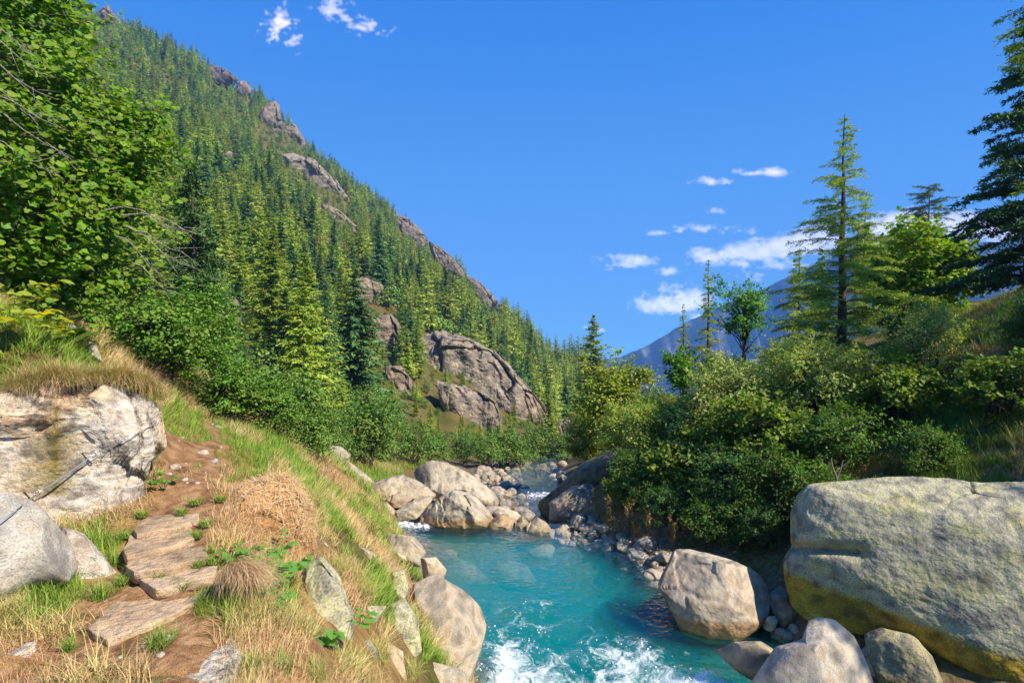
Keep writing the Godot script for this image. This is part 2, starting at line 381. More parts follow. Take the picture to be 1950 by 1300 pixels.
# a rock whose outline, seen from the path, is given in the photograph's pixels; its distance d comes from the ground it lies on
func rock(outline: Array, d: float, o: Dictionary) -> Array:
	var c2 := Vector2.ZERO
	for q in outline: c2 += Vector2(q[0], q[1])
	c2 /= outline.size()
	if o.has("center"): c2 = o.center
	var at := P(c2.x, c2.y, d)
	var f := (at - Vector3(0, EYE, 0)).normalized()
	var r := f.cross(Vector3.UP).normalized()
	var u := r.cross(f)
	var dist := (at - Vector3(0, EYE, 0)).length()
	var poly := []
	for q in outline:
		var ray := (P(q[0], q[1], 1.0) - Vector3(0, EYE, 0)).normalized()
		var w := Vector3(0, EYE, 0) + ray * (dist / ray.dot(f)) - at
		poly.append(Vector2(w.dot(r), w.dot(u)))
	var table := PackedFloat32Array()
	var size := 0.0
	for k in 128:
		var g := TAU * k / 128.0
		var e := Vector2(cos(g), sin(g))
		var best := 0.02
		for i in poly.size():
			var a: Vector2 = poly[i]
			var b: Vector2 = poly[(i + 1) % poly.size()]
			var s := b - a
			var den := e.cross(s)
			if absf(den) < 1e-9: continue
			var t := a.cross(s) / den
			var w := a.cross(e) / den
			if t > best and w >= -1e-4 and w <= 1.0001: best = t
		table.push_back(best)
		size += best / 64.0
	var lv: int = o.get("level", 4)
	var base := icosphere(lv)
	var pts := PackedVector3Array()
	var box: float = o.get("boxy", 0.7)
	var tf: float = o.get("front", size * 0.5)
	var tb: float = o.get("back", size * 0.5)
	for v: Vector3 in base[0]:
		var g := fposmod(atan2(v.y, v.x), TAU) / TAU * 128.0
		var k := int(g)
		var rad := lerpf(table[k % 128], table[(k + 1) % 128], g - k)
		var cz := sqrt(v.x * v.x + v.y * v.y)
		var sx := pow(cz, box)
		var sz := pow(absf(v.z), box)
		var e := Vector2(v.x, v.y) / maxf(cz, 1e-6)
		pts.push_back(r * (e.x * rad * sx) + u * (e.y * rad * sx) - f * (sz * (tf if v.z > 0 else -tb)))
	var sd: int = o.get("seed", int(outline[0][0] * 7 + outline[0][1] * 13))
	var lr := RandomNumberGenerator.new()
	lr.seed = sd
	var planes := []
	for k in o.get("facets", 7):
		var n := (-f * lr.randf_range(0.1, 1.2) + r * lr.randf_range(-1, 1) + u * lr.randf_range(-0.4, 1.2))
		planes.append([n, lr.randf_range(0.78, 0.95)])
	for pl in o.get("planes", []):      # [right, up, towards the path, share kept]
		planes.append([r * pl[0] + u * pl[1] - f * pl[2], pl[3]])
	chisel(pts, planes)
	rough_up(pts, size, o.get("rough", 0.06), at + Vector3(sd % 97, 0, 0), o.get("bands", 0.0))
	var dp: float = o.get("crack_depth", 1.0)
	if o.has("crack"):                   # steep joints: blocks stand proud of one another
		for i in pts.size():
			var w := pts[i] + at
			var cs: float = o.crack           # size of the blocks in metres
			var wx := (w + Vector3(1, 0.4, 1) * (0.3 * cs) * nf.get_noise_3dv(w * (22.0 / cs))) * (50.0 / cs)
			var q := Vector3(wx.x + wx.y * 0.25, wx.y * 0.55, wx.z)
			var e := nc.get_noise_3dv(q)
			var g := nk.get_noise_3dv(q)
			var g2 := nk.get_noise_3dv(q * 2.7)
			var cut := clampf((e + 1.0) * 6.0, 0.0, 1.0)
			pts[i] -= (f - u * 0.2) * cs * dp * (g * 0.20 + g2 * 0.07 + (cut - 1.0) * 0.10)
	for gv in o.get("grooves", []):     # a cleft along a line on the face: [x0, y0, x1, y1, width, depth]
		var a := P(gv[0], gv[1], 1.0) - Vector3(0, EYE, 0)
		var b := P(gv[2], gv[3], 1.0) - Vector3(0, EYE, 0)
		for i in pts.size():
			var w := pts[i] + at - Vector3(0, EYE, 0)
			if (pts[i]).dot(f) > 0.0: continue
			w = w / -w.z
			var ab := b - a
			var t := clampf((w - a).dot(ab) / ab.length_squared(), 0.0, 1.0)
			var gap: float = (w - a - ab * t).length() * F + 5.0 * nf.get_noise_3dv(pts[i] * 40.0)
			if gap < gv[4]: pts[i] += f * (gv[5] * smoothstep(0.0, 1.0, 1.0 - gap / gv[4]))
	var cols := PackedColorArray()
	var tint: Color = o.get("tint", Color.WHITE)
	var stain = o.get("stain", null)
	for p in pts:
		var cc := tint
		var w := p + at
		var k := 1.0 + 0.22 * nz.get_noise_3dv(w * (60.0 / maxf(size, 0.3)))
		cc = Color(tint.r * k, tint.g * k, tint.b * k)
		if stain != null: cc = stain.call(w, cc)
		cols.push_back(cc)
	return [finish(pts, base[1].duplicate(), cols), at]

func add_rock(called: String, outline: Array, d: float, o: Dictionary, mname: String, label: String, category := "boulder", group := "") -> MeshInstance3D:
	var q := rock(outline, d, o)
	return single(called, q[0], M[mname], q[1], label, category, group)

func surface_hit(px: float, py: float, body: MeshInstance3D) -> Vector3:      # where the ray through a pixel first meets a rock
	var arr := body.mesh.surface_get_arrays(0)
	var v: PackedVector3Array = arr[Mesh.ARRAY_VERTEX]
	var ix: PackedInt32Array = arr[Mesh.ARRAY_INDEX]
	var from := Vector3(0, EYE, 0) - body.position
	var dir := (P(px, py, 1.0) - Vector3(0, EYE, 0)).normalized()
	var best := 1e9
	for i in range(0, ix.size(), 3):
		var h = Geometry3D.ray_intersects_triangle(from, dir, v[ix[i]], v[ix[i + 1]], v[ix[i + 2]])
		if h != null: best = minf(best, from.distance_to(h))
	return Vector3(0, EYE, 0) + dir * best if best < 1e8 else Vector3.INF

func stone_shape(sd: int, level: int, flat := 0.7) -> ArrayMesh:       # a loose stone about 1 m across, for copies
	var lr := RandomNumberGenerator.new()
	lr.seed = sd
	var base := icosphere(level)
	var pts: PackedVector3Array = base[0].duplicate()
	var sc := Vector3(lr.randf_range(0.8, 1.2), flat * lr.randf_range(0.85, 1.15), lr.randf_range(0.7, 1.0)) * 0.5
	for i in pts.size(): pts[i] *= sc
	var planes := []
	for k in 8:
		planes.append([Vector3(lr.randf_range(-1, 1), lr.randf_range(-0.5, 1), lr.randf_range(-1, 1)), lr.randf_range(0.72, 0.93)])
	chisel(pts, planes)
	rough_up(pts, 1.0, 0.05, Vector3(sd * 3.7, 0, 0))
	var cols := PackedColorArray()
	var t := Color(lr.randf_range(0.72, 0.95), 0, 0)
	var warm := lr.randf_range(0.86, 1.0)
	for p in pts: cols.push_back(Color(t.r, t.r * (0.5 + warm * 0.5), t.r * warm))
	return finish(pts, base[1].duplicate(), cols)

# ---------------------------------------------------------------- vegetation
func bend(a: Vector3, dir: Vector3, l: float, droop: float, n: int, wob: float) -> Array:
	var pts := [a]
	var p := a
	var q := dir.normalized()
	for i in n:
		p += q * (l / n)
		pts.append(p)
		q = (q + Vector3(R(-wob, wob), -droop / n + R(-wob, wob) * 0.5, R(-wob, wob))).normalized()
	return pts

# a conifer of the given height; detail 0 far, 1 middle, 2 near (twigs and needle sprays)
func conifer(sd: int, h: float, rad: float, kind: String, detail: int, bare := 0.12, dens := 1.0, shade := 1.0) -> Array:
	rng.seed = sd
	var tr := MB.new()
	var cr := MB.new()
	var bark := col(0.16, 0.115, 0.085) if kind == "larch" else col(0.13, 0.10, 0.08)
	if kind == "pine": bark = col(0.24, 0.13, 0.08)
	var tp := []
	var lean := Vector3(R(-0.02, 0.02), 0, R(-0.02, 0.02))
	for i in 9: tp.append(Vector3(0, -0.25, 0).lerp(Vector3(0, h, 0), i / 8.0) + lean * (h * pow(i / 8.0, 2)) + Vector3(R(-1, 1), 0, R(-1, 1)) * 0.004 * h)
	tr.tube(tp, h * 0.017 + 0.02, 0.012, 4 if detail == 0 else 7, bark)
	var hue := {"larch": Color(0.26, 0.34, 0.05), "spruce": Color(0.065, 0.14, 0.038), "pine": Color(0.08, 0.15, 0.045)}[kind] as Color
	var step: float = [0.046, 0.021, 0.026][detail] * h / dens
	if detail == 2: step = maxf(step, 0.22)
	var y := h * bare
	while y < h * 0.985:
		var t := y / h
		var prof := pow(1.0 - t, 0.74) if kind != "pine" else (0.35 + 0.65 * sin(PI * clampf((t - bare) / (1 - bare), 0.05, 1.0)))
		if kind == "larch": prof *= 0.75 + 0.25 * smoothstep(bare, bare + 0.2, t)
		var nb := [4, 5, 5][detail] as int
		for k in nb:
			var az := R(0, TAU)
			var l := rad * prof * R(0.45, 1.15) + 0.04 * h * (1 - t)
			var up := R(0.0, 0.35) if kind == "larch" else R(-0.25, 0.15)
			if t > 0.7: up += 0.5 * (t - 0.5)
			var out := Vector3(cos(az), up, sin(az)).normalized()
			var base: Vector3 = lean * (h * t * t) + Vector3(0, y + R(-0.4, 0.4) * step, 0)
			var tone := R(0.75, 1.25) * shade
			var cc := Color(hue.r * tone * R(0.9, 1.15), hue.g * tone, hue.b * tone)
			if detail < 2:
				var ns := [4, 14][detail] as int
				var side := Vector3(-sin(az), 0, cos(az))
				for s in ns:
					var f := (s + 0.7) / ns
					var p := base + out * (l * f) + Vector3(0, -0.28 * l * f * f + (0.12 * l if f > 0.8 else 0.0), 0)
					var w := l * (0.58 - 0.36 * f) * ([0.85, 0.40][detail] as float)
					for e in 2:
						var sdn := 1.0 if e == 0 else -1.0
						var dr := (out * R(0.3, 1.0) + side * sdn * R(0.4, 1.0) + Vector3(0, R(-0.7, 0.05), 0)).normalized()
						var ax := (side * 0.4 + Vector3(R(-0.7, 0.7), R(-0.5, 0.5), R(-0.7, 0.7))).normalized()
						cr.leaf(p, dr, (ax - dr * ax.dot(dr)).normalized(), w * R(0.8, 1.3) + 0.12, (w * 0.42 + 0.06) * R(0.7, 1.2), cc)
			else:
				var seg := 6
				var pts := bend(base, out, l, 0.55 if kind == "larch" else 0.35, seg, 0.07)
				tr.tube(pts, 0.006 + l * 0.008, 0.003, 4, bark)
				var sprays := int(l * (28.0 if kind == "spruce" else 19.0)) + 5
				for s in sprays:
					var f := R(0.12, 1.0)
					var g := f * seg
					var k0 := mini(int(g), seg - 1)
					var p: Vector3 = pts[k0].lerp(pts[k0 + 1], g - k0)
					var fwd: Vector3 = (pts[k0 + 1] - pts[k0]).normalized()
					var sd2 := fwd.cross(Vector3.UP).normalized() * (1.0 if rng.randf() < 0.5 else -1.0)
					var tw := (fwd * R(0.4, 1.0) + sd2 * R(0.2, 1.0) + Vector3(0, R(-0.65, 0.25), 0)).normalized()
					var tl := (0.14 + 0.30 * l * (1.0 - f * 0.75)) * R(0.5, 1.1)
					if kind == "spruce": tl *= 0.8
					if s % 2 == 0: tr.tube([p, p + tw * tl * 0.5, p + tw * tl + Vector3(0, -0.1 * tl, 0)], 0.0035, 0.0015, 3, bark)
					var nn := int(tl * (18.0 if kind == "spruce" else 30.0)) + 3
					var nw := 1.7 if kind == "spruce" else 1.0
					for q in nn:
						var m := p + tw * (tl * (q + R(0, 1)) / nn)
						var nd := (tw * R(0.3, 1.0) + Vector3(R(-1, 1), R(-0.8, 0.8), R(-1, 1))).normalized()
						var ax := nd.cross(Vector3(R(-1, 1), R(-1, 1), R(-1, 1))).normalized()
						var tt := R(0.8, 1.25)
						cr.leaf(m, nd, ax, R(0.06, 0.12) * nw, R(0.018, 0.036) * nw, Color(cc.r * tt, cc.g * tt, cc.b * tt))
		y += step * R(0.8, 1.2)
	return [tr.done(), cr.done()]

# a broad-leaved tree or shrub: stems fork to clumps of leaves spread through the crown
func broadleaf(sd: int, h: float, w: float, trunk_h: float, stems: int, clumps: int, per: int, leaf: float, hue: Color, spread := 0.5, narrow := 0.62, bark := Color(0.17, 0.14, 0.11)) -> Array:
	rng.seed = sd
	var tr := MB.new()
	var cr := MB.new()
	var ch := h - trunk_h
	var roots := []
	for s in stems:
		var az := R(0, TAU)
		var off := Vector3(cos(az), 0, sin(az)) * (w * 0.06 * (1 if stems > 1 else 0))
		var top := Vector3(cos(az) * w * 0.16, trunk_h + ch * R(0.45, 0.7), sin(az) * w * 0.16) if stems > 1 else Vector3(R(-0.1, 0.1), trunk_h + ch * 0.6, R(-0.1, 0.1))
		var line := []
		for i in 6:
			var t := i / 5.0
			line.append(off.lerp(top, t) + Vector3(R(-1, 1), 0, R(-1, 1)) * 0.02 * h * sin(PI * t) + Vector3(0, -0.2 * (1 - t), 0))
		tr.tube(line, h * (0.009 if stems > 1 else 0.022) + 0.008, h * 0.003 + 0.003, 6, bark)
		roots.append(line)
	for k in clumps:
		var dir := Vector3(R(-1, 1), R(-0.75, 1), R(-1, 1)).normalized()
		var rr := pow(rng.randf(), 0.42)
		var lump := 0.72 + 0.5 * nz.get_noise_3dv(dir * 60.0 + Vector3(sd * 11.0, 0, 0))
		var c := Vector3(dir.x * w * 0.5, ch * 0.5 * dir.y, dir.z * w * 0.5) * rr * (lump + 0.2) + Vector3(0, trunk_h + ch * 0.5, 0)
		c.y = maxf(c.y, 0.05)
		if k % 2 == 0 or clumps < 60:
			var line: Array = roots[k % roots.size()]
			var fi := 5                        # limbs leave the stem below the clump they carry
			while fi > 1 and line[fi].y > c.y - 0.12 * ch - 0.06 * ch * (k % 3): fi -= 1
			var from: Vector3 = line[fi]
			if stems == 1 and fi < 3: from = line[2].lerp(line[3], 0.5)
			var mid := from.lerp(c, 0.55) + Vector3(R(-1, 1), R(-0.5, 1), R(-1, 1)) * 0.05 * w
			tr.tube([from, mid, c], h * 0.004 + 0.004, 0.003, 4, bark)
		var tone := R(0.7, 1.25)
		var warm := R(0.85, 1.25)
		if k % 4 == 0 and leaf < 0.25:        # a shoot that sticks out of the crown, leaves set along it
			var shoot := bend(c, dir + Vector3(R(-0.4, 0.4), R(0.2, 0.9), R(-0.4, 0.4)), sqrt(w * ch) * R(0.12, 0.26), 0.5, 4, 0.12)
			tr.tube(shoot, 0.005, 0.0015, 3, bark)
			for q in 14:
				var g := R(0.1, 1.0) * 4.0
				var k0 := mini(int(g), 3)
				var p: Vector3 = shoot[k0].lerp(shoot[k0 + 1], g - k0)
				var ax := (Vector3(R(-1, 1), R(-0.3, 0.6), R(-1, 1)) + dir * 0.4).normalized()
				var face := ax.cross(Vector3(R(-1, 1), R(-0.2, 0.2), R(-1, 1))).normalized()
				if face.y < 0.0: face = -face
				var t2 := R(0.8, 1.3)
				cr.leaf6(p, ax, face.cross(ax), leaf * R(0.7, 1.15), leaf * narrow, R(0.0, 0.35), Color(hue.r * t2 * 1.1, hue.g * t2, hue.b * t2))
		var cs := spread * R(0.6, 1.2) * sqrt(w * ch) * 0.30
		for q in per:
			var o := Vector3(R(-1, 1), R(-1, 1), R(-1, 1))
			if o.length_squared() > 1.0: o = o.normalized() * rng.randf()
			var p := c + Vector3(o.x * cs, o.y * cs * 0.75, o.z * cs)
			var face := (o * 0.5 + dir * 0.35 + Vector3(R(-0.7, 0.7), R(0.1, 1.3), R(-0.7, 0.7))).normalized()
			var ax := face.cross(Vector3(R(-1, 1), R(-0.6, 0.6), R(-1, 1))).normalized()
			var t2 := tone * R(0.8, 1.22)
			var ls := leaf * R(0.65, 1.25)
			if leaf < 0.25: cr.leaf6(p, ax, face.cross(ax), ls, ls * narrow, R(0.0, 0.35), Color(hue.r * t2 * warm, hue.g * t2, hue.b * t2))
			else: cr.leaf(p, ax, face.cross(ax), ls, ls * narrow, Color(hue.r * t2 * warm, hue.g * t2, hue.b * t2))
	return [tr.done(), cr.done()]

func plant_tree(called: String, shapes: Array, crown_mat: String, at: Vector3, turn: float, sc: Vector3, label: String, category: String, group := "") -> Node3D:
	var t := thing(called, at, label, category, group)
	part("trunk", shapes[0], M.bark, t)
	part("crown", shapes[1], M[crown_mat], t)
	t.rotation.y = turn; t.scale = sc
	return t

func tuft(sd: int, n: int, spread: float, l: float, w: float, lean: float, droop: float, c0: Color, c1: Color) -> ArrayMesh:
	rng.seed = sd
	var mb := MB.new()
	for k in n:
		var az := R(0, TAU)
		var rr := spread * sqrt(rng.randf())
		var a2 := R(0, TAU)
		var c := c0.lerp(c1, rng.randf())
		var t := R(0.75, 1.25)
		mb.blade(Vector3(cos(a2) * rr, -0.02, sin(a2) * rr), az, R(0.05, lean), l * R(0.5, 1.15), w * R(0.7, 1.2), R(0.3, 1.0) * droop, Color(c.r * t, c.g * t, c.b * t))
	return mb.done()

func scatter(called: String, mesh: Mesh, mname: String, spots: Array, tints: Array, parent: Node = null) -> MultiMeshInstance3D:
	var mm := MultiMesh.new()
	mm.transform_format = MultiMesh.TRANSFORM_3D
	mm.use_colors = true
	mm.mesh = mesh
	mm.instance_count = spots.size()
	for i in spots.size():
		mm.set_instance_transform(i, spots[i])
		mm.set_instance_color(i, tints[i])
	var o := MultiMeshInstance3D.new()
	o.multimesh = mm; o.material_override = M[mname]
	o.name = called if parent else numbered(called)
	(parent if parent else self).add_child(o, true)
	return o

# ---------------------------------------------------------------- sky
func cloud_cover() -> ImageTexture:
	var w := 4096; var h := 2048
	var im := Image.create(w, h, false, Image.FORMAT_RGBA8)
	# small cumulus: [x, y, half width, half height, strength] in the photograph's pixels, as directions
	var puffs := [[530, 42, 30, 40, 0.42], [560, 84, 26, 24, 0.36], [545, 65, 28, 30, 0.3], [635, 18, 40, 28, 0.46], [690, 52, 28, 24, 0.42], [660, 36, 30, 22, 0.3],
		[1355, 345, 34, 9, 0.7], [1470, 328, 28, 10, 1.0], [1435, 330, 22, 6, 0.5], [1358, 402, 32, 7, 0.35], [1330, 435, 42, 9, 0.5], [1255, 443, 26, 7, 0.5], [1290, 440, 30, 6, 0.4], [1410, 440, 34, 11, 0.35],
		[1205, 498, 42, 15, 0.9], [1270, 516, 20, 12, 0.7], [1345, 488, 36, 15, 0.9], [1430, 482, 60, 20, 1.2], [1500, 470, 50, 24, 1.2], [1375, 500, 70, 10, 0.6], [1432, 530, 24, 14, 0.5], [1300, 545, 60, 10, 0.3],
		[1275, 582, 62, 20, 1.1], [1320, 572, 36, 20, 1.2], [1268, 553, 20, 8, 0.7], [1330, 605, 40, 10, 0.6], [1145, 629, 11, 5, 0.7],
		[1560, 460, 50, 30, 1.2], [1700, 440, 55, 30, 1.4], [1745, 425, 50, 24, 1.4], [1690, 465, 40, 22, 1.2], [1835, 432, 50, 26, 1.4], [1800, 445, 46, 18, 1.1], [1900, 440, 60, 30, 1.3], [2010, 430, 80, 40, 1.3], [1480, 505, 60, 12, 0.6]]
	var cn := FastNoiseLite.new()
	cn.noise_type = FastNoiseLite.TYPE_SIMPLEX_SMOOTH; cn.frequency = 0.02; cn.fractal_octaves = 5; cn.seed = 5
	var acc := {}
	for i in puffs.size():        # thin veils trailing from the larger puffs
		var q: Array = puffs[i]
		if i % 2 == 0: puffs.append([q[0] + 26.0 * sin(i * 2.1), q[1] + 7.0 * cos(i * 1.3), q[2] * 1.7, q[3] * 1.15, q[4] * 0.34])
	for c in puffs:
		var x0: float = c[0] - c[2] * 2.2
		var x1: float = c[0] + c[2] * 2.2
		var y0: float = c[1] - c[3] * 2.4
		var y1: float = c[1] + c[3] * 2.2
		var u0 := int((atan((x0 - 975) / F) / TAU + 0.5) * w) - 1
		var u1 := int((atan((x1 - 975) / F) / TAU + 0.5) * w) + 1
		for u in range(u0, u1 + 1):
			var az := ((u + 0.5) / w - 0.5) * TAU
			var px := 975.0 + tan(az) * F
			var sec := 1.0 / cos(az)
			var v0 := int((0.5 - atan((650.0 - y0) / F / sec) / PI) * h) - 1
			var v1 := int((0.5 - atan((650.0 - y1) / F / sec) / PI) * h) + 1
			for v in range(maxi(v0, 0), v1 + 1):
				var el := (0.5 - (v + 0.5) / h) * PI
				var py := 650.0 - tan(el) * F * sec
				var dx: float = (px - c[0]) / c[2]
				var dy: float = (py - c[1]) / c[3]
				if dy > 0.0: dy *= 1.35
				var g := dx * dx + dy * dy
				if g > 4.0: continue
				var n := cn.get_noise_2d(px * 1.3, py * 2.0) * 1.1 + 0.55 * cn.get_noise_2d(px * 4.0 + 300.0, py * 6.0)
				var a: float = exp(-g * 1.1) * c[4] * 1.25 + n * 0.62 * exp(-g * 0.5) - 0.22
				if a <= 0.0: continue
				var key := v * w + u
				acc[key] = acc.get(key, 0.0) + a
	for key in acc:
		var a := 1.0 - exp(-maxf(acc[key] - 0.02, 0.0) * 1.5)
		im.set_pixel((key % w + w / 2) % w, key / w, Color(1, 0.97, 0.95, clampf(a, 0, 1)))
	return ImageTexture.create_from_image(im)

func make_world() -> void:
	var cam := Camera3D.new()
	cam.name = "camera"
	cam.position = Vector3(0, EYE, 0)
	cam.fov = rad_to_deg(2.0 * atan(650.0 / F))
	cam.near = 0.05; cam.far = 12000.0
	add_child(cam)
	cam.current = true
	var env := Environment.new()
	env.background_mode = Environment.BG_SKY
	var sk := ProceduralSkyMaterial.new()
	sk.sky_top_color = Color8(3, 86, 168)
	sk.sky_horizon_color = Color8(98, 160, 208)
	sk.sky_curve = 0.2
	sk.ground_bottom_color = Color8(98, 160, 208)
	sk.ground_horizon_color = Color8(98, 160, 208)
	sk.ground_curve = 0.4
	sk.sun_angle_max = 1.0
	sk.sky_cover = cloud_cover()
	sk.sky_cover_modulate = Color(0.90, 0.82, 0.74, 1.0)
	var sky := Sky.new()
	sky.sky_material = sk
	env.sky = sky
	env.tonemap_mode = Environment.TONE_MAPPER_LINEAR
	env.tonemap_exposure = 1.9
	env.sdfgi_enabled = true; env.ssao_enabled = true; env.ssil_enabled = true
	env.fog_enabled = true
	env.fog_density = 0.00022
	env.fog_light_color = Color(0.42, 0.66, 1.0)
	env.volumetric_fog_enabled = true
	env.volumetric_fog_density = 0.0
	var we := WorldEnvironment.new()
	we.name = "world_environment"
	we.environment = env
	add_child(we)
	var sun := DirectionalLight3D.new()
	sun.name = "sun"
	sun.light_energy = 1.6
	sun.light_angular_distance = 0.5
	sun.light_color = Color(1.0, 0.95, 0.86)
	sun.shadow_enabled = true
	add_child(sun)
	sun.look_at_from_position(Vector3.ZERO, -Vector3(0.60, 0.68, 0.42), Vector3.UP)

# ---------------------------------------------------------------- ground, water
func ground_color(x: float, d: float, y: float) -> Color:
	var w := nf.get_noise_2d(x * 45.0, d * 45.0)
	var w2 := nz.get_noise_2d(x * 18.0 + 77.0, d * 18.0)
	var straw := col(0.46, 0.36, 0.18)
	var green := col(0.13, 0.17, 0.04)
	var dirt := col(0.47, 0.34, 0.24)
	var gravel := col(0.34, 0.33, 0.30)
	if d < 60.0:
		var c := straw.lerp(green, clampf(0.35 + w2 * 1.4 + w * 0.6, 0, 1))
		c = c.lerp(dirt, clampf(0.15 + w * 1.6 - w2, 0, 0.8))
		c = c.lerp(dirt, soil(x, d))
		var bed := 0.25 - maxf(0.0, d - 17.0) * 0.165
		if x > -7.0 and x < 7.5: c = c.lerp(gravel, clampf((bed + 0.35 + w * 0.5 - y) / 0.4, 0, 1))
		return c
	var g := col(0.17, 0.22, 0.05).lerp(col(0.29, 0.27, 0.12), clampf(0.4 + w2 * 1.5, 0, 1))
	return g.lerp(col(0.30, 0.28, 0.25), clampf((w * 1.8 - 0.55) * 2.0, 0, 0.8))

func make_ground() -> void:
	var mb := MB.new()
	var cols := 300
	var ds := []
	var d := -5.5
	while d < 1.0:
		ds.append(d); d += 0.5
	while d < 1450.0:
		ds.append(d); d *= 1.021
	var cc := PackedColorArray()
	var pts := PackedVector3Array()
	for dd: float in ds:
		var reach := maxf(dd, 0.0) + 2.2
		for k in cols + 1:
			var s := lerpf(-1.5, 1.5, float(k) / cols)
			var x := s * reach * 1.0 - 0.06 * reach
			if dd < 3.0: x = s * (reach + 4.0)
			var y := H(x, -dd)
			pts.push_back(Vector3(x, y, -dd))
			cc.push_back(ground_color(x, dd, y))
	var ix := PackedInt32Array()
	for j in ds.size() - 1:
		for k in cols:
			var a := j * (cols + 1) + k
			var b := a + cols + 1
			for q in [a, a + 1, b, a + 1, b + 1, b]: ix.push_back(q)
	var o := single("ground", finish(pts, ix, cc), M.earth, Vector3.ZERO, "valley ground with footpath, stream bed and grassy mountain slopes", "ground", "", "structure")
	o.position = Vector3.ZERO

func make_far_mountain() -> void:
	# the hazy ridge at the end of the valley; [x, y] of its skyline in the photograph at 2600 m
	var sky := [[700, 740], [900, 725], [1060, 708], [1130, 685], [1180, 681], [1215, 668], [1260, 642], [1320, 606], [1370, 585], [1420, 562], [1470, 543], [1520, 520], [1580, 490], [1640, 462], [1690, 470], [1740, 478], [1790, 452], [1830, 456], [1900, 462], [2000, 440], [2200, 420], [2500, 430]]
	var pts := PackedVector3Array()
	var cc := PackedColorArray()
	var nu := 240; var nv := 70
	for i in nu + 1:
		var px := lerpf(750.0, 2450.0, float(i) / nu)
		var py := 0.0
		for k in range(1, sky.size()):
			if px <= sky[k][0]:
				py = lerpf(sky[k - 1][1], sky[k][1], (px - sky[k - 1][0]) / (sky[k][0] - sky[k - 1][0]))
				break
		var dd := 2700.0 + 350.0 * sin(px * 0.006)
		var top := P(px, py, dd)
		for j in nv + 1:
			var t := float(j) / nv          # 0 at the foot, 0.8 at the crest, then down the far side
			var p: Vector3
			if t < 0.8:
				var e := t / 0.8
				p = Vector3(top.x * lerpf(0.74, 1.0, e), lerpf(-260.0, top.y, pow(e, 1.12)), lerpf(-dd + 760.0, -dd, e))
			else:
				var e := (t - 0.8) / 0.2
				p = Vector3(top.x, lerpf(top.y, top.y - 260.0, e), -dd - 400.0 * e)
			var spur := nr.get_noise_2d(px * 1.1, 40.0 + t * 22.0)
			var k := sin(PI * minf(t / 0.8, 1.0)) * 1.0 + 0.12
			p += Vector3(0.4, 0.5, 1.0) * (spur * 105.0 * k)
			p.y += nf.get_noise_2d(px * 3.0, t * 300.0) * 22.0 * (0.35 + k)
			pts.push_back(p)
			var rocky := nf.get_noise_2d(px * 1.6, t * 130.0 + 500.0) * 1.2 + nr.get_noise_2d(px * 5.0, t * 60.0) * 0.6
			var c := col(0.045, 0.075, 0.035).lerp(col(0.36, 0.34, 0.31), clampf((rocky - 0.28) * 3.0, 0, 1))
			cc.push_back(c)
	var ix := PackedInt32Array()
	for i in nu:
		for j in nv:
			var a := i * (nv + 1) + j
			var b := a + nv + 1
			for q in [a, b, a + 1, b, b + 1, a + 1]: ix.push_back(q)
	single("mountain", finish(pts, ix, cc), M.far_slope, Vector3.ZERO, "hazy blue mountain ridge at the far end of the valley", "mountain", "", "structure")

func foam_amount(x: float, d: float) -> float:       # where the current churns: two tongues running in from upstream
	var a := 0.0
	for f in [[-0.35, 8.2, 0.8, 1.1, 0.95], [0.3, 8.5, 0.8, 1.3, 1.35], [0.7, 7.3, 1.0, 1.2, 1.5], [1.9, 8.2, 0.9, 1.5, 1.5], [2.6, 7.4, 1.0, 1.2, 1.45], [0.25, 10.4, 0.9, 0.9, 0.75], [1.95, 9.8, 0.6, 0.8, 0.85], [3.1, 8.6, 0.7, 0.6, 0.95], [0.9, 5.6, 1.6, 1.4, 1.5], [2.4, 5.4, 1.6, 1.4, 1.5], [0.5, 11.5, 1.1, 0.6, 0.5], [-0.2, 9.6, 0.5, 0.8, 0.8]]:
		var u: float = (x - f[0]) / f[2]
		var v: float = (d - f[1]) / f[3]
		a += f[4] * exp(-(u * u + v * v))
	return a

func wave(x: float, d: float) -> float:
	var k := clampf(foam_amount(x, d), 0.0, 1.3)
	return nf.get_noise_2d(x * 55.0, d * 80.0) * 0.035 + nz.get_noise_2d(x * 120.0, d * 160.0) * 0.012 + k * (nf.get_noise_2d(x * 85.0 + 50.0, d * 85.0) * 0.19 + 0.03)

func river_x(d: float) -> float:
	const RX := [[16.0, -2.4], [18.0, -2.2], [20.0, -0.6], [23.0, 0.9], [27.0, 1.4], [32.0, 1.8], [45.0, 1.4], [65.0, 2.0], [90.0, 6.0], [130.0, 16.0], [200.0, 30.0]]
	for i in range(1, RX.size()):
		if d < RX[i][0]: return lerpf(RX[i - 1][1], RX[i][1], (d - RX[i - 1][0]) / (RX[i][0] - RX[i - 1][0]))
	return 40.0
func river_y(d: float) -> float:
	const RY := [[16.0, -0.02], [16.8, -0.06], [17.6, -0.45], [19.0, -0.72], [22.0, -1.15], [30.0, -2.3], [45.0, -4.85], [65.0, -7.85], [90.0, -11.4], [130.0, -17.6], [200.0, -28.4]]
	for i in range(1, RY.size()):
		if d < RY[i][0]: return lerpf(RY[i - 1][1], RY[i][1], (d - RY[i - 1][0]) / (RY[i][0] - RY[i - 1][0]))
	return -28.0

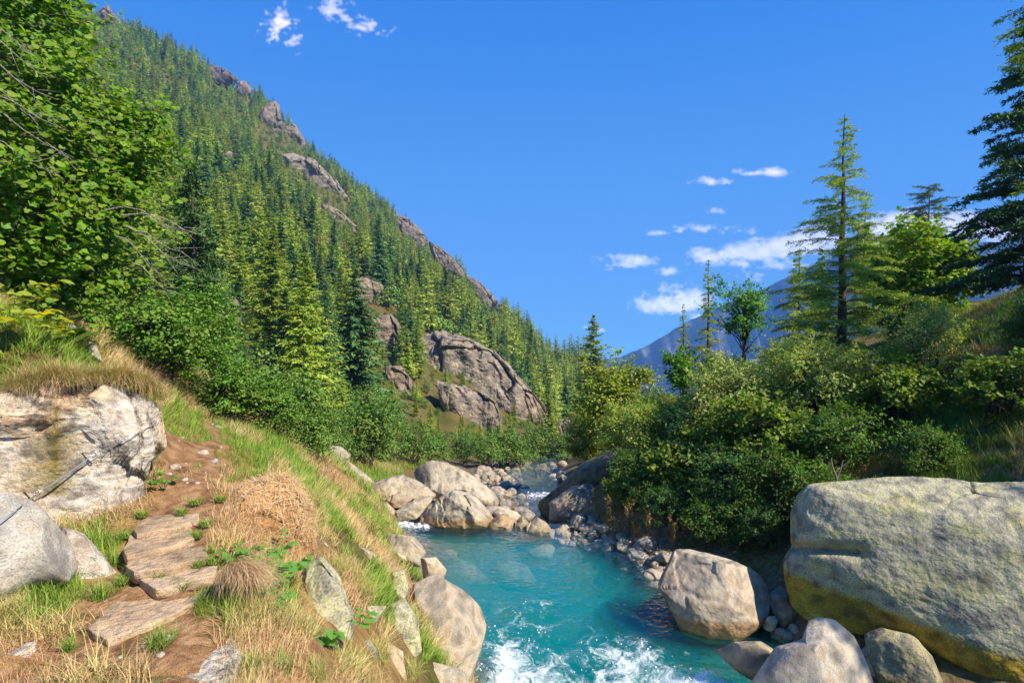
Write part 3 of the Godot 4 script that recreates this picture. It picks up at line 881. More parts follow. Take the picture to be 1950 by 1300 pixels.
func grid_mesh(x0: float, x1: float, nx: int, d0: float, d1: float, nd: int, fn: Callable) -> ArrayMesh:
	var pts := PackedVector3Array()
	var cc := PackedColorArray()
	for j in nd + 1:
		for i in nx + 1:
			pts.push_back(fn.call(lerpf(x0, x1, float(i) / nx), lerpf(d0, d1, float(j) / nd)))
			cc.push_back(Color.WHITE)
	var ix := PackedInt32Array()
	for j in nd:
		for i in nx:
			var a := j * (nx + 1) + i
			var b := a + nx + 1
			for q in [a, a + 1, b, a + 1, b + 1, b]: ix.push_back(q)
	return finish(pts, ix, cc)

func make_water() -> void:
	var pool := grid_mesh(-4.5, 8.5, 170, 0.0, 16.8, 220, func(x, d): return Vector3(x, wave(x, d), -d))
	single("water", pool, M.water, Vector3.ZERO, "clear turquoise pool of the mountain stream", "water", "", "structure")
	var run := grid_mesh(-1.0, 1.0, 24, 16.8, 190.0, 420, func(s, d):
		var ww := (1.0 + 0.35 * nz.get_noise_1d(d * 30.0)) * (1.5 + maxf(0.0, d - 30.0) * 0.03)
		var x: float = river_x(d) + s * ww
		return Vector3(x, river_y(d) + nf.get_noise_2d(x * 60.0, d * 60.0) * 0.10, -d))
	single("water", run, M.water, Vector3.ZERO, "narrow stream running away between boulders down the valley", "water", "", "structure")
	# rock flour suspended in the pool gives the water its turquoise with depth
	var fog := FogVolume.new()
	fog.name = "water_body"
	fog.shape = RenderingServer.FOG_VOLUME_SHAPE_BOX
	fog.size = Vector3(13.0, 3.4, 20.4)
	fog.position = Vector3(2.2, -0.16 - 1.7, -6.3)
	var fm := FogMaterial.new()
	fm.albedo = Color(0.02, 0.86, 0.86)
	fm.density = 0.8
	fog.material = fm
	tag(fog, "turquoise depth of the stream pool", "water", "", "structure")
	add_child(fog)
	# foam: a crust of bubbles riding a little above the water; holes in it are holes
	var n := 768
	var im := Image.create(n, n, false, Image.FORMAT_RGBA8)
	var fx0 := -2.2; var fx1 := 4.6; var fd0 := 3.0; var fd1 := 12.5
	var wn := FastNoiseLite.new()
	wn.noise_type = FastNoiseLite.TYPE_SIMPLEX_SMOOTH; wn.frequency = 1.0; wn.fractal_octaves = 4; wn.seed = 17
	var rn := FastNoiseLite.new()
	rn.noise_type = FastNoiseLite.TYPE_SIMPLEX_SMOOTH; rn.frequency = 1.0; rn.fractal_type = FastNoiseLite.FRACTAL_RIDGED; rn.fractal_octaves = 4; rn.seed = 23
	for j in n:
		for i in n:
			var x := lerpf(fx0, fx1, (i + 0.5) / n)
			var dd := lerpf(fd0, fd1, (j + 0.5) / n)
			var f := foam_amount(x, dd)
			if f < 0.08:
				im.set_pixel(i, j, Color(0.9, 0.95, 0.97, 0.0))
				continue
			var wx := x + 0.35 * wn.get_noise_2d(x * 0.9, dd * 0.9)
			var wd := dd + 0.35 * wn.get_noise_2d(x * 0.9 + 40.0, dd * 0.9)
			var s := rn.get_noise_2d(wx * 1.0, wd * 0.6) * 0.5 + wn.get_noise_2d(wx * 3.0, wd * 2.0) * 0.45 + rn.get_noise_2d(wx * 7.0, wd * 5.0) * 0.28 + wn.get_noise_2d(wx * 26.0, wd * 20.0) * 0.3
			var a := clampf((s - 0.74 + f * 0.58) * 0.95, 0.0, 1.0)
			a = a * a * (3.0 - 2.0 * a)
			im.set_pixel(i, j, Color(0.93, 0.97, 0.99, a * 0.88))
	var m := StandardMaterial3D.new()
	m.resource_name = "foam"; m.roughness = 0.7; m.metallic_specular = 0.3
	m.transparency = BaseMaterial3D.TRANSPARENCY_ALPHA
	m.albedo_texture = ImageTexture.create_from_image(im)
	M.foam = m
	var fmesh := grid_mesh(fx0, fx1, 120, fd0, fd1, 150, func(x, d): return Vector3(x, wave(x, d) + 0.012, -d))
	var arr := fmesh.surface_get_arrays(0)
	var uv := PackedVector2Array()
	for p: Vector3 in arr[Mesh.ARRAY_VERTEX]: uv.push_back(Vector2((p.x - fx0) / (fx1 - fx0), (-p.z - fd0) / (fd1 - fd0)))
	arr[Mesh.ARRAY_TEX_UV] = uv
	var am := ArrayMesh.new()
	am.add_surface_from_arrays(Mesh.PRIMITIVE_TRIANGLES, arr)
	single("foam", am, m, Vector3.ZERO, "white foam swirling on the turquoise pool", "foam", "", "stuff")
	var spray := MB.new()            # clots and drops of broken water thrown up where the current is strongest
	rng.seed = 29
	for k in 5200:
		var x := R(-1.2, 4.0)
		var dd := R(5.5, 11.5)
		if foam_amount(x, dd) * R(0.3, 1.0) < 0.62: continue
		var sz := R(0.004, 0.02)
		var a := Vector3(x, wave(x, dd) + absf(rng.randfn(0.0, 0.025)), -dd)
		var q := Vector3(R(-1, 1), R(-0.4, 0.4), R(-0.7, 0.7)).normalized()
		spray.leaf(a, q, q.cross(Vector3(R(-1, 1), R(-1, 1), R(-1, 1))).normalized(), sz * 2.0, sz * 1.5, col(0.86, 0.9, 0.92))
	single("spray", spray.done(), M.foam_drops, Vector3.ZERO, "white drops and clots of spray over the churning water", "spray", "", "stuff")
	# the little fall where the pool spills over: a heap of broken white water
	for fall in [[-2.85, 16.9, 0.75, 0.5, "white water spilling out of the pool between pale boulders"], [1.6, 27.5, 0.9, 1.4, "white riffle on the stream beyond the pool boulders"]]:
		var fb := MB.new()
		rng.seed = int(fall[1] * 10)
		for k in 900:
			var a := Vector3(fall[0] + R(-1, 1) * fall[2], 0, -(fall[1] + R(-1, 1) * fall[3]))
			a.y = (river_y(-a.z) + R(0.0, 0.09))
			var sz := R(0.02, 0.07)
			var q := Vector3(R(-1, 1), R(-0.2, 0.2), R(-0.7, 0.7)).normalized() * sz
			fb.leaf(a, q.normalized(), Vector3(R(-1, 1), R(-0.6, 0.6), R(-1, 1)).cross(q).normalized(), sz * 2.2, sz * 1.3, col(0.86, 0.9, 0.92))
		single("foam", fb.done(), M.foam_drops, Vector3.ZERO, fall[4], "foam", "", "stuff")

# ---------------------------------------------------------------- rocks in their places
var wall_rock: MeshInstance3D
var bare_rocks := []       # outlines that grass must leave in view
var grey_rock: MeshInstance3D
func make_rocks() -> void:
	var ochre := func(w: Vector3, c: Color) -> Color:        # the band of algae along the foot of the great boulder, with a ragged upper edge
		var line := 1.20 - (w.x - 4.4) * 0.17 + 0.16 * nf.get_noise_3d(w.x * 60.0, w.y * 60.0, w.z * 60.0)
		var k := clampf((line - w.y) / 0.10, 0, 1)
		var m := nf.get_noise_3d(w.x * 150.0, w.y * 220.0, w.z * 150.0)       # crusts of yellow-green map lichen and bare pale stone between them
		c = c.lerp(Color(c.r * 0.92, c.g * 0.97, c.b * 0.66), clampf((m - 0.1) * 6.0, 0, 0.75))
		c = c.lerp(Color(c.r * 1.35, c.g * 1.3, c.b * 1.25), clampf((-m - 0.16) * 5.0, 0, 0.8))
		return c.lerp(Color(c.r * 0.86, c.g * 0.62, c.b * 0.16), k)
	var wet := func(w: Vector3, c: Color) -> Color:
		var k := clampf((0.30 + 0.16 * nf.get_noise_3d(w.x * 70.0, w.y * 70.0, w.z * 70.0) - w.y) / 0.08, 0, 1)
		return c.lerp(Color(c.r * 0.74, c.g * 0.56, c.b * 0.36), k * 0.9)
	var mossy := func(w: Vector3, c: Color) -> Color:       # cushions of olive moss and rusty seams in the wall's cracks
		var k := nf.get_noise_3d(w.x * 130.0 + 40.0, w.y * 60.0, w.z * 130.0)
		var r := nr.get_noise_3d(w.x * 60.0, w.y * 60.0, w.z * 60.0)
		c = c.lerp(Color(c.r * 0.95, c.g * 0.66, c.b * 0.42), clampf((r - 0.25) * 2.0, 0, 0.75))
		return c.lerp(Color(0.30, 0.27, 0.05), clampf((k - 0.32) * 30.0, 0, 0.85))
	# right bank
	add_rock("boulder", [[1548, 928], [1600, 922], [1740, 911], [1800, 914], [1870, 919], [1990, 916], [2130, 950], [2150, 1330], [1990, 1350], [1900, 1310], [1840, 1275], [1770, 1235], [1700, 1212], [1620, 1200], [1550, 1178], [1515, 1150], [1500, 1075], [1513, 1042], [1513, 980], [1528, 945]], 10.0,
		{"front": 1.15, "back": 1.9, "level": 6, "rough": 0.028, "facets": 0, "boxy": 0.5, "seed": 4, "crack": 1.1, "crack_depth": 0.12, "stain": ochre, "tint": Color(1.22, 1.2, 1.14),
		"planes": [[0.0, 0.80, 0.60, 0.80], [-0.2, -0.45, 0.9, 0.84], [0.1, 0.3, 0.95, 0.93]], "grooves": [[1470, 1038, 1640, 1050, 14, 0.2]]},
		"lichen_granite", "huge flat-topped lichen-covered boulder with ochre foot beside the pool")
	add_rock("boulder", [[1280, 1048], [1310, 1043], [1350, 1055], [1425, 1080], [1448, 1097], [1467, 1130], [1462, 1165], [1440, 1195], [1400, 1225], [1350, 1225], [1300, 1205], [1278, 1160], [1248, 1102], [1268, 1062]], 11.0,
		{"front": 0.75, "back": 0.7, "level": 5, "rough": 0.035, "facets": 3, "crack": 0.7, "crack_depth": 0.2, "stain": wet, "tint": Color(1.04, 0.96, 0.9), "planes": [[-0.35, 0.35, 0.85, 0.80], [0.8, 0.15, 0.6, 0.76], [0.1, 0.9, 0.3, 0.9]]},
		"granite", "big angular pinkish-grey boulder standing at the water's edge")
	add_rock("boulder", [[1540, 1182], [1560, 1174], [1590, 1180], [1625, 1210], [1645, 1250], [1662, 1300], [1670, 1380], [1450, 1390], [1432, 1300], [1478, 1232], [1528, 1217]], 7.8,
		{"front": 0.6, "back": 0.6, "level": 5, "rough": 0.025, "facets": 3, "boxy": 0.75, "planes": [[-0.3, 0.7, 0.6, 0.82], [0.7, 0.3, 0.5, 0.85]]},
		"granite", "pale smooth pointed boulder in front of the huge boulder")
	add_rock("boulder", [[1648, 1207], [1680, 1197], [1740, 1210], [1775, 1250], [1797, 1295], [1800, 1350], [1700, 1350], [1655, 1260]], 8.9,
		{"level": 5, "rough": 0.04, "facets": 5, "tint": Color(0.8, 0.76, 0.7), "stain": wet}, "lichen_granite", "brownish stained boulder tucked under the huge boulder")
	add_rock("boulder", [[1362, 1240], [1400, 1222], [1450, 1222], [1478, 1236], [1470, 1290], [1440, 1300], [1400, 1275]], 8.9,
		{"level": 5, "rough": 0.04, "facets": 4, "tint": Color(0.8, 0.75, 0.62), "stain": wet}, "granite", "low wedge-shaped boulder half in the foaming water")
	add_rock("boulder", [[1462, 1132], [1485, 1116], [1505, 1125], [1520, 1160], [1527, 1185], [1490, 1200], [1470, 1170]], 10.7,
		{"level": 5, "rough": 0.04, "facets": 4, "tint": Color(0.75, 0.72, 0.62), "stain": wet}, "granite", "small upright boulder wedged between two larger boulders")
	# far side of the pool
	add_rock("boulder", [[797, 985], [812, 966], [835, 950], [862, 935], [885, 932], [905, 946], [925, 965], [940, 986], [930, 1008], [890, 1014], [860, 1010], [830, 1004], [803, 996]], 16.9,
		{"front": 0.9, "back": 0.9, "level": 5, "rough": 0.07, "facets": 4, "crack": 0.6, "crack_depth": 0.6, "stain": wet, "tint": Color(0.95, 0.93, 0.9), "planes": [[-0.65, 0.15, 0.75, 0.62], [0.6, 0.6, 0.5, 0.8], [-0.2, -0.3, 0.9, 0.85]]},
		"granite", "grey hump-backed boulder with a chipped face across the pool")
	var far := [
		[[[922, 962], [950, 964], [985, 974], [1002, 992], [995, 1010], [935, 1010]], 17.4, Color(0.98, 0.95, 0.9), "granite", "low sloping slab behind the hump-backed boulder"],
		[[[786, 898], [800, 886], [822, 875], [850, 881], [900, 905], [938, 934], [951, 952], [945, 970], [870, 965], [800, 935]], 21.5, Color(1.0, 0.97, 0.9), "granite", "largest pale smooth whaleback boulder beyond the pool"],
		[[[712, 916], [765, 904], [800, 918], [832, 942], [815, 962], [760, 955], [720, 945]], 20.2, Color(0.86, 0.83, 0.77), "granite", "long grey boulder beside the whaleback boulder"],
		[[[708, 924], [730, 916], [746, 930], [738, 950], [718, 950]], 19.2, Color(0.74, 0.68, 0.6), "granite", "round brown boulder in the heap below the grassy bank"],
		[[[730, 952], [758, 938], [786, 949], [772, 968], [738, 970]], 18.4, Color(0.84, 0.74, 0.66), "granite", "faceted brown boulder on the pool's outflow"],
		[[[752, 975], [790, 951], [828, 944], [812, 970], [798, 995], [758, 992]], 17.6, Color(1.0, 0.95, 0.88), "granite", "pale slanting slab above the white water"],
		[[[703, 936], [722, 929], [728, 950], [716, 966], [702, 960]], 18.6, Color(0.94, 0.78, 0.68), "granite", "reddish block in the heap below the grassy bank"],
		[[[716, 968], [735, 954], [750, 970], [757, 986], [722, 984]], 17.5, Color(0.86, 0.72, 0.63), "granite", "reddish pointed stone beside the white water"],
		[[[703, 986], [725, 976], [744, 985], [738, 1000], [708, 1000]], 16.7, Color(1.0, 0.97, 0.93), "granite", "pale rounded stone at the edge of the white water"],
		[[[982, 992], [994, 983], [1006, 992], [1006, 1012], [984, 1012]], 16.5, Color(0.85, 0.75, 0.62), "granite", "small brown stone touching the pool edge"],
		[[[1002, 1000], [1022, 984], [1040, 992], [1052, 1010], [1030, 1022], [1002, 1016]], 16.2, Color(0.82, 0.74, 0.64), "granite", "tilted brown stone on the pool's far shore"],
		[[[928, 998], [945, 982], [965, 980], [982, 996], [978, 1012], [932, 1012]], 16.6, Color(0.92, 0.74, 0.58), "granite", "orange-brown stone at the foot of the sloping slab"],
		[[[935, 975], [948, 968], [962, 978], [950, 988]], 16.9, Color(1.05, 1.0, 0.97), "granite", "white stone caught on the sloping slab"],
		[[[985, 975], [1005, 968], [1020, 980], [1010, 995], [988, 992]], 18.5, Color(0.7, 0.72, 0.75), "granite", "dark grey stone beside the narrow stream"],
		[[[653, 872], [672, 884], [702, 908], [718, 924], [690, 930], [655, 905]], 20.5, Color(0.95, 0.93, 0.9), "granite", "sloping slab half hidden under the bank shrubs"],
		[[[600, 852], [622, 842], [645, 848], [668, 866], [650, 890], [610, 885]], 19.5, Color(0.9, 0.88, 0.85), "granite", "grey slab showing through the bank shrubs"],
		[[[1010, 968], [1060, 930], [1110, 884], [1160, 858], [1212, 843], [1240, 870], [1220, 930], [1120, 960], [1060, 992], [1018, 990]], 21.0, Color(0.62, 0.56, 0.46), "lichen_granite", "long dark mossy rock rib sloping down to the stream"],
		[[[1046, 956], [1090, 926], [1128, 918], [1140, 975], [1090, 1000], [1046, 994]], 18.8, Color(0.84, 0.77, 0.68), "granite", "rounded tan boulder below the mossy rib"],
	]
	for q in far:
		add_rock("boulder", q[0], q[1], {"level": 4, "rough": 0.055, "facets": 6, "crack": 1.0, "crack_depth": 0.25, "tint": q[2]}, q[3], q[4])
	# left bank, between path and pool
	add_rock("boulder", [[786, 1112], [830, 1094], [880, 1124], [915, 1158], [927, 1190], [914, 1240], [896, 1290], [880, 1340], [800, 1350], [770, 1250], [790, 1180]], 8.4,
		{"front": 0.7, "back": 1.2, "level": 5, "rough": 0.03, "facets": 3, "boxy": 0.65, "tint": Color(1.0, 0.95, 0.9), "stain": wet, "planes": [[0.6, 0.55, 0.6, 0.86], [-0.2, 0.6, 0.7, 0.85]]},
		"granite", "large smooth rounded rock dipping into the pool below the bank")
	var near := [
		[[[585, 1072], [610, 1058], [642, 1092], [674, 1170], [672, 1225], [600, 1235], [578, 1180]], 4.7, Color(0.95, 0.95, 0.86), "lichen_granite", "upright lichen-spotted rock on the slope below the hay mound"],
		[[[558, 1096], [585, 1083], [594, 1110], [574, 1160], [548, 1160]], 4.75, Color(1.0, 0.98, 0.95), "quartz_wall", "thin pale rock leaning beside the lichen-spotted rock"],
		[[[676, 1152], [737, 1153], [708, 1200], [690, 1225], [668, 1212]], 5.6, Color(0.98, 0.97, 0.9), "lichen_granite", "flat triangular rock between grass tufts above the pool"],
		[[[740, 1152], [770, 1138], [797, 1180], [803, 1240], [770, 1270], [745, 1210]], 6.4, Color(0.95, 0.94, 0.86), "lichen_granite", "narrow upright rock leaning on the large rounded rock"],
		[[[735, 1016], [790, 1022], [812, 1052], [800, 1080], [760, 1070], [735, 1040]], 10.6, Color(0.98, 0.93, 0.86), "granite", "tan rock shelf at the pool's edge under hanging grass"],
		[[[650, 1020], [680, 1035], [715, 1055], [700, 1072], [655, 1050]], 7.4, Color(0.95, 0.9, 0.82), "granite", "small rock showing in bare soil on the bank"],
		[[[745, 1090], [770, 1085], [778, 1120], [770, 1150], [748, 1140]], 7.6, Color(0.96, 0.93, 0.84), "lichen_granite", "small pale rock under the overhanging tuft"],
	]
	near.append_array([
		[[[770, 1275], [800, 1258], [860, 1268], [892, 1285], [890, 1330], [780, 1340]], 6.9, Color(1.0, 0.97, 0.9), "granite", "flat pale rock at the waterside below the large rounded rock"],
		[[[716, 1240], [740, 1224], [768, 1240], [775, 1300], [730, 1320], [712, 1290]], 5.4, Color(0.98, 0.86, 0.74), "granite", "brownish rock among sparse grass beneath the narrow upright rock"],
		[[[594, 1028], [612, 1018], [626, 1040], [624, 1075], [600, 1070]], 5.9, Color(1.0, 0.98, 0.94), "quartz_wall", "pale rock edge showing behind the hay mound"],
		[[[628, 1012], [645, 1006], [662, 1018], [660, 1040], [632, 1040]], 7.2, Color(0.98, 0.9, 0.82), "granite", "small tan stone in the turf behind the hay mound"],
		[[[672, 1232], [700, 1216], [722, 1240], [716, 1285], [680, 1290]], 4.9, Color(0.96, 0.93, 0.86), "lichen_granite", "squat lichened rock below the flat triangular rock"],
		[[[800, 1062], [830, 1060], [850, 1085], [842, 1108], [806, 1102]], 9.6, Color(1.0, 0.94, 0.86), "granite", "smooth tan rock at the pool edge above the large rounded rock"],
		[[[560, 1240], [600, 1225], [640, 1250], [636, 1300], [570, 1310]], 3.9, Color(1.0, 0.97, 0.92), "quartz_wall", "pale broken rock at the foot of the upright lichen-spotted rock"]])
	for q in near: bare_rocks.append([q[0], q[1]])
	for q in near:
		add_rock("rock", q[0], q[1], {"level": 4, "rough": 0.06, "facets": 4, "boxy": 0.5, "crack": 0.25, "crack_depth": 0.4, "tint": q[2]}, q[3], q[4], "rock")
	# rock wall beside the path
	wall_rock = add_rock("rock_outcrop", [[-260, 760], [-120, 760], [0, 758], [100, 742], [190, 735], [255, 752], [296, 785], [304, 850], [268, 880], [256, 950], [246, 1012], [200, 1035], [100, 1040], [0, 1040], [-260, 1060]], 4.7,
		{"front": 0.34, "back": 0.8, "level": 6, "rough": 0.05, "facets": 0, "boxy": 0.28, "bands": 0.4, "planes": [[0.25, 0.55, 0.8, 0.9], [0.8, 0.1, 0.6, 0.9], [-0.1, 0.2, 0.97, 0.95]], "crack": 0.30, "crack_depth": 1.1, "stain": mossy, "tint": Color(1.12, 1.1, 1.07)},
		"quartz_wall", "fractured pale quartz rock wall beside the path carrying the steel cable", "rock wall")
	grey_rock = add_rock("rock", [[-90, 925], [0, 935], [70, 958], [132, 1030], [147, 1080], [132, 1112], [60, 1118], [0, 1152], [-90, 1170]], 3.75,
		{"front": 0.35, "back": 0.5, "level": 5, "rough": 0.03, "facets": 4, "boxy": 0.6, "tint": Color(0.90, 0.93, 0.98), "planes": [[0.1, 0.5, 0.8, 0.8]]}, "granite", "smooth blue-grey rock jutting out at the foot of the wall", "rock")
	add_rock("rock", [[112, 1000], [160, 1018], [222, 1088], [228, 1120], [150, 1130], [110, 1090]], 3.95, {"level": 5, "rough": 0.05, "facets": 6, "tint": Color(0.98, 0.92, 0.86)}, "quartz_wall", "tilted ledge rock beside the path with a patch of moss", "rock")
	add_rock("rock", [[-60, 1138], [60, 1118], [96, 1150], [84, 1196], [0, 1210], [-60, 1210]], 3.55, {"level": 5, "rough": 0.07, "facets": 8, "tint": Color(0.9, 0.74, 0.6), "boxy": 0.55}, "quartz_wall", "brown layered block in the shade under the blue-grey rock", "rock")
	# stones showing through the grass on the knoll above the wall
	var knoll := [[[[105, 605], [135, 612], [160, 640], [120, 640]], "grey stone lying among ferns on the knoll"], [[[160, 648], [182, 655], [196, 690], [170, 680]], "small stone at the knoll's grassy edge"]]
	for q in knoll:
		var c: Vector3 = ground(q[0][2][0] - 15, q[0][2][1], 4.0, 30.0)
		add_rock("rock", q[0], -c.z, {"level": 4, "facets": 5, "tint": Color(0.95, 0.93, 0.9)}, "granite", q[1], "rock")

# ---------------------------------------------------------------- cliffs and crags of the mountainside: outline, distance, thickness, tint, words
var cliffs := []
func make_cliffs() -> void:
	cliffs = [
		[[[798, 640], [840, 632], [885, 650], [945, 686], [995, 735], [1038, 785], [1042, 822], [1005, 818], [968, 800], [930, 790], [880, 775], [840, 745], [812, 700]], 98.0, 7.0, Color(0.96, 0.92, 0.87), "broad overhanging grey cliff above the valley floor"],
		[[[838, 730], [890, 745], [935, 768], [955, 800], [940, 842], [915, 850], [878, 815], [848, 775]], 93.0, 6.0, Color(0.9, 0.89, 0.88), "cracked rounded buttress beneath the overhanging cliff"],
		[[[1062, 805], [1085, 798], [1112, 806], [1115, 850], [1095, 880], [1070, 865]], 92.0, 4.0, Color(0.95, 0.92, 0.88), "grey rock bluff where the stream bends"],
		[[[420, 560], [440, 555], [470, 590], [505, 630], [495, 650], [450, 640], [428, 625]], 58.0, 1.6, Color(1.0, 0.95, 0.9), "tilted slab-sided boulder perched among the trees"],
		[[[665, 545], [690, 530], [725, 545], [735, 580], [700, 600], [670, 590]], 125.0, 5.0, Color(1.0, 0.95, 0.85), "stepped tan crag among larches"],
		[[[705, 610], [745, 600], [765, 640], [755, 690], [725, 700], [705, 660]], 108.0, 4.0, Color(0.95, 0.88, 0.78), "broken ledges of rock beside the overhanging cliff"],
		[[[735, 700], [765, 700], [800, 760], [810, 790], [770, 770], [740, 730]], 96.0, 4.0, Color(0.92, 0.86, 0.78), "low rock steps under the broken ledges"],
		[[[485, 260], [500, 215], [518, 188], [530, 205], [535, 240], [520, 275], [500, 285]], 520.0, 16.0, Color(0.9, 0.87, 0.85), "pinnacle of grey rock on the skyline"],
		[[[535, 245], [560, 240], [580, 270], [575, 285], [545, 275]], 515.0, 10.0, Color(1.0, 0.94, 0.86), "rounded rock knob just below the pinnacle"],
		[[[528, 300], [560, 295], [600, 310], [640, 350], [668, 385], [665, 402], [630, 390], [590, 350], [545, 325]], 480.0, 14.0, Color(1.0, 0.93, 0.87), "long pale rock slab running down below the pinnacle"],
		[[[395, 132], [408, 126], [430, 134], [452, 150], [440, 165], [405, 150]], 508.0, 10.0, Color(0.62, 0.62, 0.66), "dark jagged rocks on the highest skyline"],
		[[[450, 158], [465, 155], [478, 172], [470, 190], [452, 180]], 505.0, 8.0, Color(0.95, 0.88, 0.82), "small bare outcrop between the skyline rocks and pinnacle"],
		[[[752, 412], [775, 415], [800, 440], [820, 465], [800, 475], [770, 450]], 560.0, 14.0, Color(0.88, 0.86, 0.85), "first grey crag along the descending far ridge"],
		[[[815, 460], [840, 475], [875, 510], [890, 535], [865, 535], [830, 500]], 545.0, 14.0, Color(0.86, 0.84, 0.84), "second grey crag along the descending far ridge"],
		[[[885, 525], [910, 535], [935, 560], [960, 590], [930, 590], [900, 560]], 500.0, 12.0, Color(0.84, 0.84, 0.86), "third grey crag along the descending far ridge"],
		[[[190, 20], [205, 12], [225, 40], [215, 60], [195, 45]], 430.0, 6.0, Color(0.85, 0.78, 0.72), "reddish rocks on the upper wooded slope"],
		[[[600, 385], [640, 400], [690, 440], [680, 450], [630, 430], [600, 405]], 400.0, 8.0, Color(0.98, 0.92, 0.84), "strip of bare rock in the larch forest"],
		[[[420, 295], [440, 290], [452, 315], [440, 325]], 330.0, 5.0, Color(0.95, 0.9, 0.82), "small outcrop in the middle of the wooded slope"],
		[[[900, 840], [930, 835], [945, 860], [915, 872]], 78.0, 2.0, Color(1.0, 0.93, 0.85), "pale scree boulder under the cracked buttress"],
		[[[990, 880], [1000, 865], [1012, 880], [1008, 905], [992, 900]], 66.0, 1.5, Color(0.9, 0.87, 0.83), "upright grey rock beside the far shrubs"],
		[[[1020, 895], [1040, 890], [1062, 910], [1050, 930], [1022, 915]], 50.0, 1.5, Color(0.95, 0.9, 0.86), "grey boulder on the far bank of the stream"],
	]
	for q in cliffs:
		# each crag grows out of the slope: its distance is that of the ground behind its middle
		var c := Vector2.ZERO
		for o in q[0]: c += Vector2(o[0], o[1])
		c /= q[0].size()
		var hit := 2000.0
		for k in 12:
			hit = -ground(c.x, c.y + k * 6.0, 25.0, 640.0).z
			if hit < 635.0: break
		var px_m := hit / F
		var ext := 0.0
		for o in q[0]: ext += (Vector2(o[0], o[1]) - c).length() * px_m / q[0].size()
		q[1] = hit
		q[2] = ext
		add_rock("cliff" if ext > 5.0 else "crag", q[0], hit - ext * (0.3 if hit > 85.0 else -0.1), {"front": ext * 0.45, "back": ext * 1.0, "level": 6 if ext * F / hit > 75.0 else (5 if ext * F / hit > 26.0 else 4), "rough": 0.09, "facets": 4, "boxy": 0.42, "bands": 0.8, "crack": ext * 0.5, "tint": q[3]}, "cliff_rock", q[4], "cliff" if ext > 5.0 else "crag")
		print(q[4], " ", hit, " ", ext)

# ---------------------------------------------------------------- path: stone steps, cable
# a flat stone from its corners on the ground plane, [x, d] clockwise seen from above
func slab(corners: Array, top: float, thick: float, tilt: Vector2, sd: int) -> Array:
	var c := Vector2.ZERO
	for q in corners: c += Vector2(q[0], q[1])
	c /= corners.size()
	rng.seed = sd
	var ring := []
	var n := corners.size()
	for i in n:
		var a := Vector2(corners[i][0], corners[i][1]) - c
		var b := Vector2(corners[(i + 1) % n][0], corners[(i + 1) % n][1]) - c
		for k in 9:
			var p := a.lerp(b, k / 9.0)
			ring.append(p + p.normalized() * (nf.get_noise_2d((p.x + sd) * 300.0, p.y * 300.0) * 0.022))
	var pts := PackedVector3Array()
	var cc := PackedColorArray()
	var rings := [[0.0, 0.0], [0.4, 0.0], [0.7, 0.0], [0.9, 0.0], [0.985, -0.002], [1.0, -0.008], [1.0, -thick * 0.5], [0.97, -thick], [0.0, -thick]]
	var m := ring.size()
	for r in rings:
		for p: Vector2 in ring:
			var q: Vector2 = p * r[0]
			var y: float = r[1] + tilt.x * q.x + tilt.y * q.y + nf.get_noise_2d((q.x + sd) * 160.0, q.y * 160.0) * 0.007
			pts.push_back(Vector3(q.x, y, -q.y))
			var t := 1.0 + 0.3 * nz.get_noise_2d((q.x + sd) * 150.0, q.y * 150.0)
			cc.push_back(Color(t, t * 0.97, t * 0.92))
	var ix := PackedInt32Array()
	for j in rings.size() - 1:
		for i in m:
			var a := j * m + i
			var b := j * m + (i + 1) % m
			for q in [a, a + m, b, b, a + m, b + m]: ix.push_back(q)
	return [finish(pts, ix, cc), Vector3(c.x, top, -c.y)]

func slab_px(quad: Array, y: float) -> Array:      # corners in pixels, lying at height y
	var out := []
	for q in quad:
		var d: float = (EYE - y) * F / (q[1] - 650.0)
		out.append([(q[0] - 975.0) / F * d, d])
	return out

